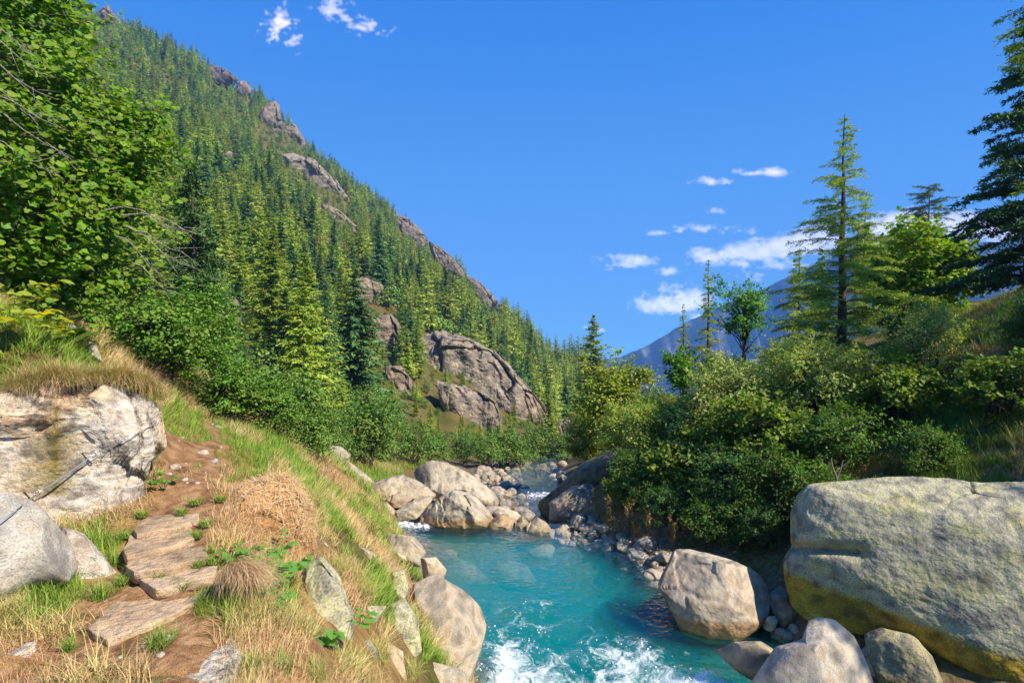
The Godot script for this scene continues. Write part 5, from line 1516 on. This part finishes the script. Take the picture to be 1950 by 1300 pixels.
func make_hazel() -> void:
	# the hazel tree whose boughs hang in from above the knoll; its 300 largest leaves are leaves of their own
	var root := Vector3(-7.2, H(-7.2, -6.6) - 0.2, -6.6)
	var t := thing("hazel_tree", root, "large-leaved hazel tree leaning over the knoll with grey dead twigs", "tree")
	rng.seed = 1234
	var tr := MB.new()
	var cr := MB.new()
	var bark := col(0.22, 0.18, 0.14)
	var one := leaf_shape()
	var tones := []
	for k in 4:
		var m := leaf_mat("hazel_leaf_%d" % k, Color(0.7, 0.85, 0.1))
		m.vertex_color_use_as_albedo = false
		m.albedo_color = Color(0.10 + 0.035 * k, 0.22 + 0.04 * k, 0.022).linear_to_srgb()
		tones.append(m)
	var singles := 0
	# crown silhouette: bough ends in pixels and distance
	var ends := [[40, 30, 6.2], [110, 60, 6.6], [130, 100, 6.4], [60, 130, 5.8], [150, 190, 6.2], [174, 210, 6.6], [223, 240, 6.8], [272, 235, 7.0], [289, 250, 7.0], [248, 290, 6.6], [198, 300, 6.4], [141, 270, 6.0], [100, 240, 5.7], [40, 220, 5.4], [20, 330, 5.3], [80, 340, 5.5], [150, 350, 5.8], [182, 370, 6.2], [239, 360, 6.7], [264, 330, 6.8], [30, 420, 5.3], [100, 430, 5.6], [141, 440, 6.0], [198, 440, 6.4], [248, 420, 6.8], [40, 500, 5.4], [110, 510, 5.8], [149, 510, 6.2], [198, 500, 6.6], [0, 80, 5.6], [-40, 180, 5.2], [-40, 300, 5.0], [-40, 420, 5.0], [90, 0, 6.4], [30, -40, 6.0], [-60, 60, 5.6], [130, 20, 6.8], [60, 280, 5.9], [130, 310, 6.4], [166, 320, 6.8], [166, 250, 7.0], [90, 180, 6.4], [20, 540, 5.6], [150, 545, 6.4], [70, 400, 6.3], [223, 470, 7.2], [272, 280, 7.3], [120, 140, 6.9], [60, 60, 6.9], [141, 400, 6.9], [10, 150, 6.3], [10, 270, 6.3], [182, 540, 7.0], [60, 470, 6.4]]
	var fork := Vector3(-6.6, 7.4, -6.4) - root
	tr.tube([Vector3.ZERO, fork * 0.5 + Vector3(-0.1, 0, 0), fork], 0.10, 0.06, 7, bark)
	for q in ends:
		var e := P(q[0], q[1], q[2]) - root
		var mid := fork.lerp(e, 0.5) + Vector3(R(-0.2, 0.2), R(0.1, 0.4), R(-0.2, 0.2))
		tr.tube([fork, fork.lerp(mid, 0.6) + Vector3(0, 0.1, 0), mid, mid.lerp(e, 0.6) + Vector3(0, 0.06, 0), e], 0.028, 0.005, 5, bark)
		var tw := []
		for k in 9:
			var o := Vector3(R(-1, 1), R(-0.9, 0.8), R(-1, 1)) * 0.46
			tr.tube([e.lerp(mid, R(0, 0.4)), e + o * 0.6 + Vector3(0, 0.03, 0), e + o], 0.006, 0.002, 4, bark)
			tw.append(o)
		for k in 330:
			var o: Vector3 = tw[k % 9] * R(0.15, 1.15) + Vector3(R(-1, 1), R(-1, 1), R(-1, 1)) * 0.09
			var p := e + o
			var face := (Vector3(0.55, 0.75, 0.35) + Vector3(R(-0.8, 0.8), R(-0.6, 0.6), R(-0.8, 0.8))).normalized()
			var ax := face.cross(Vector3(R(-1, 1), R(-1, 1), R(-1, 1))).normalized()
			if ax.y > 0.2: ax = -ax
			var l := R(0.04, 0.095)
			var w := p + root
			var px := 975.0 + w.x / -w.z * F
			if singles < 300 and k % 26 == 0 and o.z > -0.05 and px > 0:
				var leaf := part("leaf", one, tones[rng.randi() % 4], t)
				leaf.transform = Transform3D(Basis(ax, face, ax.cross(face)).scaled(Vector3(l, l, l)), p)
				singles += 1
			else:
				var tone := R(0.65, 1.3)
				cr.leaf6(p, ax, face.cross(ax), l, l * R(0.7, 0.9), R(0.0, 0.4), Color(0.145 * tone * R(0.85, 1.35), 0.27 * tone, 0.024 * tone))
	# bare grey twigs
	for q in [[-40, 60, 90, 150], [-40, 180, 130, 250], [-30, 200, 140, 300], [-40, 150, 70, 230], [-20, 260, 110, 330], [200, 400, 330, 440], [230, 410, 390, 450], [240, 430, 370, 510], [260, 440, 350, 480], [-40, 100, 110, 190], [250, 500, 330, 560], [220, 450, 300, 520], [-30, 40, 60, 100], [-30, 330, 100, 300]]:
		var a := P(q[0], q[1], 5.0) - root
		var b := P(q[2], q[3], 5.15) - root
		var m := a.lerp(b, 0.5) + Vector3(R(-0.05, 0.05), R(-0.06, 0.08), 0.05)
		tr.tube([a, a.lerp(m, 0.5) + Vector3(0, 0.03, 0), m, m.lerp(b, 0.5) - Vector3(0, 0.02, 0), b], 0.006, 0.0015, 5, col(0.42, 0.38, 0.32))
		for k in 4:
			var s := m.lerp(b, R(0.0, 0.9))
			tr.tube([s, s + (b - a).normalized() * R(0.08, 0.2) + Vector3(R(-0.05, 0.05), R(-0.12, 0.12), R(-0.05, 0.05))], 0.0028, 0.001, 4, col(0.42, 0.38, 0.32))
	part("trunk", tr.done(), M.bark, t)
	part("foliage", cr.done(), M.bright_leaves, t).set_meta("kind", "stuff")

func make_herbs() -> void:
	# leafy plants with pinnate leaves, each leaflet its own part
	var one := leaf_shape()
	var gm := leaf_mat("herb_leaf", Color(0.6, 0.8, 0.15))
	gm.vertex_color_use_as_albedo = false
	gm.albedo_color = Color(0.10, 0.24, 0.045).linear_to_srgb()
	var ym := leaf_mat("yellow_leaf", Color(0.9, 0.85, 0.1))
	ym.vertex_color_use_as_albedo = false
	ym.albedo_color = Color(0.24, 0.31, 0.04).linear_to_srgb()
	var list := [[520, 1070, 0.20, 0, "pinnate green seedling growing out of the hay mound's foot"], [480, 1105, 0.22, 0, "leafy green plant beside the drooping brown tuft"], [530, 1120, 0.24, 0, "spreading leafy plant above the thin pale rock"], [500, 1155, 0.22, 0, "leafy plant under the hay mound slope"], [650, 1245, 0.24, 0, "blue-green leafy plant at the foot of the lichen-spotted rock"], [470, 1075, 0.15, 0, "small leafy plant on the path's outer edge"],
		[20, 640, 0.34, 1, "yellow-green ash seedling at the edge of the knoll"], [35, 600, 0.36, 1, "tall yellow-green ash seedling on the knoll"], [70, 660, 0.25, 1, "small yellowing seedling among dry grass on the knoll"], [5, 690, 0.26, 1, "yellowing seedling hanging over the rock wall"], [290, 920, 0.14, 0, "leafy weed by the rock wall's corner"], [310, 930, 0.12, 0, "small leafy weed growing at the path's inner edge"]]
	rng.seed = 91
	for q in list:
		var p := ground(q[0], q[1], 2.6, 12.0)
		var t := thing("leafy_plant", p, q[4], "plant")
		var st := MB.new()
		var sc: float = q[2]
		for f in 7:
			var az := R(0, TAU)
			var end := Vector3(cos(az) * sc * 0.8, sc * R(0.35, 1.0), sin(az) * sc * 0.8)
			st.tube([Vector3(0, -0.03, 0), end * 0.5 + Vector3(0, sc * 0.15, 0), end], 0.003, 0.0015, 4, col(0.14, 0.16, 0.05))
			for k in 7:
				var along := end.lerp(end * 0.45 + Vector3(0, sc * 0.1, 0), (k / 2) * 0.3)
				var fwd := Vector3(cos(az), -0.15, sin(az)).normalized()
				var sd := fwd.cross(Vector3.UP).normalized() * (1.0 if k % 2 == 0 else -1.0)
				var ax := (fwd if k == 6 else (sd + fwd * 0.5)).normalized()
				var up := (Vector3.UP + Vector3(R(-0.4, 0.6), 0, R(-0.3, 0.5)))
				up = (up - ax * up.dot(ax)).normalized()
				var leaf := part("leaf", one, gm if q[3] == 0 else ym, t)
				var l := sc * R(0.2, 0.36)
				leaf.transform = Transform3D(Basis(ax, up, ax.cross(up)).scaled(Vector3(l, l, l * 0.75)), end if k == 6 else along)
		part("stems", st.done(), M.leaves, t)
	# ferns on the knoll
	var fern := MB.new()
	rng.seed = 92
	for f in 9:
		var az := R(0, TAU)
		var l := R(0.3, 0.5)
		var pts := bend(Vector3.ZERO, Vector3(cos(az), 1.1, sin(az)), l, 1.4, 6, 0.03)
		fern.tube(pts, 0.004, 0.0015, 4, col(0.14, 0.15, 0.04))
		for k in 44:
			var g := (k / 2 + 2) / 24.0 * 6.0
			var k0 := mini(int(g), 5)
			var p: Vector3 = pts[k0].lerp(pts[k0 + 1], g - k0)
			var fwd: Vector3 = (pts[k0 + 1] - pts[k0]).normalized()
			var sd := fwd.cross(Vector3.UP).normalized() * (1.0 if k % 2 == 0 else -1.0)
			fern.leaf(p, (sd + fwd * 0.35).normalized(), fwd, l * 0.3 * sin(PI * clampf(g / 6.6 + 0.1, 0, 1)), 0.022, col(0.11, 0.19, 0.03, R(0.8, 1.2)))
	var fm := fern.done()
	for q in [[105, 625], [150, 650], [190, 665], [130, 660], [60, 590], [85, 600], [225, 655], [170, 620]]:
		var o := single("fern", fm, M.leaves, ground(q[0], q[1], 3.5, 12.0), "green fern growing on the knoll above the rock wall", "fern", "ferns on the knoll")
		o.rotation.y = q[0]; o.scale = Vector3.ONE * (0.8 + 0.25 * sin(q[1]))

func covers_rock(px: float, py: float, d: float) -> bool:
	for q in bare_rocks:
		if d > q[1] + 0.35: continue
		var poly := PackedVector2Array()
		for o in q[0]: poly.push_back(Vector2(o[0], o[1]))
		for k in 3:
			if Geometry2D.is_point_in_polygon(Vector2(px, py - k * 0.055 / d * F), poly): return true
	return false

func make_grass() -> void:
	var green0 := Color(0.12, 0.26, 0.025); var green1 := Color(0.27, 0.37, 0.06)
	var straw0 := Color(0.62, 0.47, 0.23); var straw1 := Color(0.38, 0.36, 0.11)
	var hay0 := Color(0.64, 0.47, 0.26); var hay1 := Color(0.46, 0.28, 0.14)
	var forms := {
		"green": [tuft(1, 34, 0.07, 0.15, 0.0022, 0.7, 1.1, green0, green1), tuft(2, 34, 0.08, 0.12, 0.0022, 0.8, 1.0, green0, green1), tuft(3, 30, 0.06, 0.19, 0.0024, 0.6, 1.4, green0, green1)],
		"straw": [tuft(4, 44, 0.08, 0.20, 0.0016, 0.9, 1.7, straw0, straw1), tuft(5, 44, 0.09, 0.15, 0.0016, 1.1, 1.4, straw0, straw1), tuft(6, 40, 0.07, 0.24, 0.0016, 0.8, 2.0, straw0, Color(0.22, 0.27, 0.06))],
		"thatch": [tuft(7, 30, 0.11, 0.14, 0.0016, 1.5, 0.5, hay0, hay1), tuft(8, 30, 0.11, 0.11, 0.0018, 1.55, 0.3, hay0, hay1)]}
	var tf := {}
	var tint := {}
	for k in forms:
		for v in forms[k].size():
			tf[k + str(v)] = []; tint[k + str(v)] = []
	rng.seed = 555
	for i in 26000:
		var d := 2.4 + 15.0 * pow(rng.randf(), 1.7)
		var x := R(-1.0, 0.12) * (d + 1.0)
		var y := H(x, -d)
		if y < 0.25: continue
		var px := 975.0 + x / d * F
		if px < -120: continue
		var s := soil(x, d)
		if s > 0.25 and rng.randf() < 0.93: continue
		if d < 8.5 and covers_rock(px, 650.0 - (y - EYE) / d * F, d): continue
		var w := nz.get_noise_2d(x * 42.0, d * 42.0) + 0.5 * nf.get_noise_2d(x * 60.0, d * 60.0)
		var near_path := absf(x - path_x(d))
		var kind := "straw"
		if near_path < 0.6 and near_path > 0.25 and w > -0.05: kind = "green"
		elif w > 0.27: kind = "green"
		elif w < -0.2: kind = "thatch"
		if d > 5.4 and d < 9.5 and near_path < 0.6: kind = "green"
		if x > path_x(d) and d < 6.0 and w < 0.05 and rng.randf() < 0.4: kind = "thatch"
		if w > -0.06 and w < 0.03 and rng.randf() < 0.6: continue
		var v := rng.randi() % (forms[kind].size() as int)
		var sc := R(0.6, 1.25) * (1.0 if d < 7.0 else 1.25)
		if kind == "green" and near_path < 0.5: sc *= 0.62
		var e := 0.12
		var nrm := Vector3(H(x - e, -d) - H(x + e, -d), 2 * e, H(x, -d - e) - H(x, -d + e)).normalized()
		var up := (nrm + Vector3.UP * 0.8).normalized()
		var b := Basis(Quaternion(Vector3.UP, up)) * Basis(Vector3.UP, R(0, TAU))
		tf[kind + str(v)].append(Transform3D(b.scaled(Vector3.ONE * sc), Vector3(x, y, -d)))
		var t := R(0.8, 1.2)
		tint[kind + str(v)].append(Color(t * R(0.95, 1.1), t, t * R(0.9, 1.1)))
	for i in 9000:
		var d := R(13.0, 48.0)
		var x := R(-0.75, -0.05) * d
		var y := H(x, -d)
		if y < river_y(maxf(d, 16.1)) + 0.7: continue
		var kind := "green" if nz.get_noise_2d(x * 20.0, d * 20.0) > 0.0 else "straw"
		var v := rng.randi() % 3
		tf[kind + str(v)].append(Transform3D(Basis(Vector3.UP, R(0, TAU)).scaled(Vector3.ONE * R(1.6, 2.8)), Vector3(x, y, -d)))
		tint[kind + str(v)].append(g3(R(0.75, 1.15)))
	# the slope across the water
	for i in 7000:
		var d := R(11.0, 30.0)
		var x := R(0.33, 0.98) * d + R(-1, 1)
		var y := H(x, -d)
		if y < 1.6: continue
		var kind := "green" if nz.get_noise_2d(x * 20.0, d * 20.0) > -0.1 else "straw"
		var v := rng.randi() % 3
		tf[kind + str(v)].append(Transform3D(Basis(Vector3.UP, R(0, TAU)).scaled(Vector3.ONE * R(1.4, 2.4)), Vector3(x, y, -d)))
		tint[kind + str(v)].append(g3(R(0.6, 1.0)))
	var words := {"green": ["grass", "fresh green grass growing along the path and banks"], "straw": ["dry_grass", "yellowing dry grass over the knoll and banks"], "thatch": ["grass_thatch", "flattened brown grass litter lying on the bank"]}
	for k in forms:
		var g := thing(words[k][0], Vector3.ZERO, words[k][1], "grass")
		g.set_meta("kind", "stuff")
		for v in forms[k].size():
			if tf[k + str(v)]: scatter("blades", forms[k][v], "grass_blades", tf[k + str(v)], tint[k + str(v)], g).set_meta("kind", "stuff")
	# single tussocks big enough to tell apart: pixel of the foot, size, kind, words
	var tus := {"g": tuft(21, 120, 0.07, 0.26, 0.0035, 0.7, 1.5, green0, Color(0.26, 0.34, 0.06)), "s": tuft(22, 260, 0.10, 0.30, 0.0018, 1.0, 2.3, Color(0.52, 0.44, 0.17), Color(0.24, 0.30, 0.05)), "h": tuft(23, 420, 0.06, 0.36, 0.0016, 1.2, 3.0, Color(0.56, 0.37, 0.20), Color(0.38, 0.25, 0.13))}
	var list := [[300, 1235, 0.85, "g", "bright green grass clump hanging over the front of the lowest step"], [190, 1140, 0.75, "g", "green grass clump between the rock ledge and the long step"], [130, 1240, 0.6, "g", "thin grass clump in the dry litter below the long step"], [215, 1075, 0.55, "g", "grass clump along the inner end of the steps"], [400, 1055, 0.4, "g", "grass clump at the outer end of the ochre step"],
		[800, 1105, 1.0, "s", "golden-green tussock overhanging the large rounded rock"], [770, 1075, 0.9, "s", "shaggy tussock above the overhanging golden-green one"], [690, 1130, 0.8, "s", "dry tussock in front of the flat triangular rock"], [640, 1085, 0.7, "s", "tussock crowning the lichen-spotted rock"], [700, 1010, 1.0, "s", "soft green tussock on the bank above the pool"], [660, 1060, 0.6, "g", "dark green tussock in the bare soil patch"], [590, 960, 0.8, "s", "tussock on the back of the hay mound"],
		[540, 1280, 0.9, "g", "lush grass clump at the path's outer edge"], [600, 1290, 0.9, "s", "dry grass clump beside the lush one at the path's edge"], [480, 1280, 0.8, "g", "fresh grass clump beside the white-edged stone"], [210, 745, 0.9, "s", "drooping tussock over the lip of the rock wall"], [245, 760, 0.8, "s", "greener tussock at the wall's outer corner"], [180, 770, 0.7, "h", "red-brown dead tussock hanging down the wall"], [265, 775, 0.6, "h", "dead tussock at the wall's very corner"], [145, 735, 0.7, "s", "pale tussock above the middle of the wall"], [720, 1255, 0.8, "s", "sparse grass clump under the narrow upright rock"], [780, 1285, 0.7, "s", "grass clump at the foot of the large rounded rock"]]
	for q in [[300, 1108], [330, 1094], [375, 1086], [405, 1080], [250, 1100], [265, 1062], [352, 1040], [375, 1030], [285, 1072], [330, 1022], [240, 1030], [392, 1008], [372, 966], [270, 990], [420, 960], [440, 925], [345, 985], [232, 1118], [345, 1128]]:
		var p := ground(q[0], q[1], 2.7, 16.0)
		var o := single("step_grass", tus.g, M.grass_blades, p, "short green grass sprouting in a joint between the stone steps", "grass tuft", "grass in the joints of the steps")
		o.position.y += 0.03; o.scale = Vector3(0.6, 0.3, 0.35); o.rotation.y = 0.2 + 0.3 * sin(q[0] * 1.0)
	# dry fringe hanging over the lip of the rock wall
	for k in 34:
		var px := 8.0 + k * 8.3
		var h := Vector3.INF
		var py := 725.0
		while py < 900.0 and h == Vector3.INF:
			py += 6.0
			h = surface_hit(px, py, wall_rock)
		if h == Vector3.INF: continue
		var form: String = ["s", "h", "s", "s", "h"][k % 5]
		var o := single("fringe_grass", tus[form], M.grass_blades, h + Vector3(0.02, 0.0, -0.06), {"s": "pale dry grass draped over the lip of the rock wall", "h": "red-brown dead grass hanging from the lip of the rock wall"}[form], "grass tuft", {"s": "pale fringe of the rock wall", "h": "dead fringe of the rock wall"}[form])
		o.scale = Vector3.ONE * R(0.6, 1.0); o.rotation.y = R(0, TAU)
	for q in list:
		var p := ground(q[0], q[1], 2.7, 16.0)
		var o := single("grass_tussock", tus[q[3]], M.grass_blades, p, q[4], "grass tuft")
		o.scale = Vector3.ONE * (q[2] * clampf(-p.z / 4.5, 0.7, 1.8)); o.rotation.y = q[0]

func make_mound() -> void:
	# heap of mown hay on the outer edge of the path
	var q := rock([[412, 1000], [425, 955], [455, 925], [500, 906], [545, 908], [575, 935], [595, 990], [590, 1060], [540, 1100], [470, 1095], [425, 1055]], 5.2, {"front": 0.34, "back": 0.5, "level": 5, "rough": 0.2, "facets": 0, "boxy": 0.75, "crack": 0.16, "crack_depth": 0.9, "tint": Color(0.66, 0.46, 0.28)})
	var t := thing("hay_mound", q[1], "mound of dry brown hay heaped on the path's outer edge", "hay")
	part("heap", q[0], M.earth, t)
	var arr: Array = (q[0] as ArrayMesh).surface_get_arrays(0)
	var mb := MB.new()
	rng.seed = 8
	var vs: PackedVector3Array = arr[Mesh.ARRAY_VERTEX]
	for k in 11000:
		var p := vs[rng.randi() % vs.size()]
		if p.z < -0.3: continue
		var o := p.normalized()
		var tang := o.cross(Vector3(R(-1, 1), R(-1, 1), R(-1, 1))).normalized()
		var a := p + o * R(-0.01, 0.02)
		var l := R(0.04, 0.14)
		var b := a + tang * l * 0.5 + o * R(-0.005, 0.025)
		var e := a + tang * l + Vector3(0, R(-0.03, 0.01), 0) + o * R(-0.02, 0.01)
		var s := tang.cross(o).normalized() * R(0.001, 0.0019)
		var c := Color(0.70, 0.52, 0.29).lerp(Color(0.42, 0.25, 0.13), pow(rng.randf(), 1.5))
		mb.tri(a - s, a + s, b + s, c); mb.tri(a - s, b + s, b - s, c); mb.tri(b - s, b + s, e, c)
	part("straw", mb.done(), M.grass_blades, t).set_meta("kind", "stuff")

func make_hair_tussock() -> void:
	# long dead grass combed over the edge of the step
	var mb := MB.new()
	rng.seed = 66
	var root := P(450, 1100, 3.7)
	for k in 1700:
		var s := pow(rng.randf(), 0.7)
		var a := P(415 + 70 * s, 1108 - 26 * sin(PI * s) + R(-10, 10), 3.72 + R(-0.09, 0.09)) - root
		var c := Color(0.64, 0.45, 0.26).lerp(Color(0.32, 0.20, 0.11), pow(rng.randf(), 1.3))
		mb.blade(a, R(-0.4, 1.7), R(0.6, 1.6), R(0.06, 0.30), R(0.0008, 0.0016), R(1.0, 1.9), c)
	single("hair_tussock", mb.done(), M.grass_blades, root, "long brown dead grass combed down over the end of the steps", "grass tuft")

func _ready() -> void:
	rng.seed = 1
	nz.noise_type = FastNoiseLite.TYPE_SIMPLEX_SMOOTH; nz.frequency = 0.01; nz.fractal_type = FastNoiseLite.FRACTAL_NONE; nz.seed = 3
	nf.noise_type = FastNoiseLite.TYPE_SIMPLEX_SMOOTH; nf.frequency = 0.01; nf.fractal_octaves = 5; nf.seed = 9
	nr.noise_type = FastNoiseLite.TYPE_SIMPLEX_SMOOTH; nr.frequency = 0.01; nr.fractal_type = FastNoiseLite.FRACTAL_RIDGED; nr.fractal_octaves = 4; nr.seed = 13
	nc.noise_type = FastNoiseLite.TYPE_CELLULAR; nc.frequency = 0.02; nc.cellular_return_type = FastNoiseLite.RETURN_DISTANCE2_SUB; nc.seed = 19
	nk.noise_type = FastNoiseLite.TYPE_CELLULAR; nk.frequency = 0.02; nk.cellular_return_type = FastNoiseLite.RETURN_CELL_VALUE; nk.seed = 19
	nc.fractal_type = FastNoiseLite.FRACTAL_NONE; nk.fractal_type = FastNoiseLite.FRACTAL_NONE
	var t0 := Time.get_ticks_msec()
	make_world()
	make_materials()
	var fd := mat("foam_drops", 0.6, 0.4)
	fd.backlight_enabled = true; fd.backlight = Color(0.7, 0.75, 0.8)
	for step in [make_ground, make_far_mountain, make_water, make_cliffs, make_rocks, make_steps, make_stones, make_forest, make_shrubs, make_right_bank, make_hazel, make_mound, make_hair_tussock, make_grass, make_herbs, make_cable]:
		step.call()
		print(step.get_method(), " ", Time.get_ticks_msec() - t0)
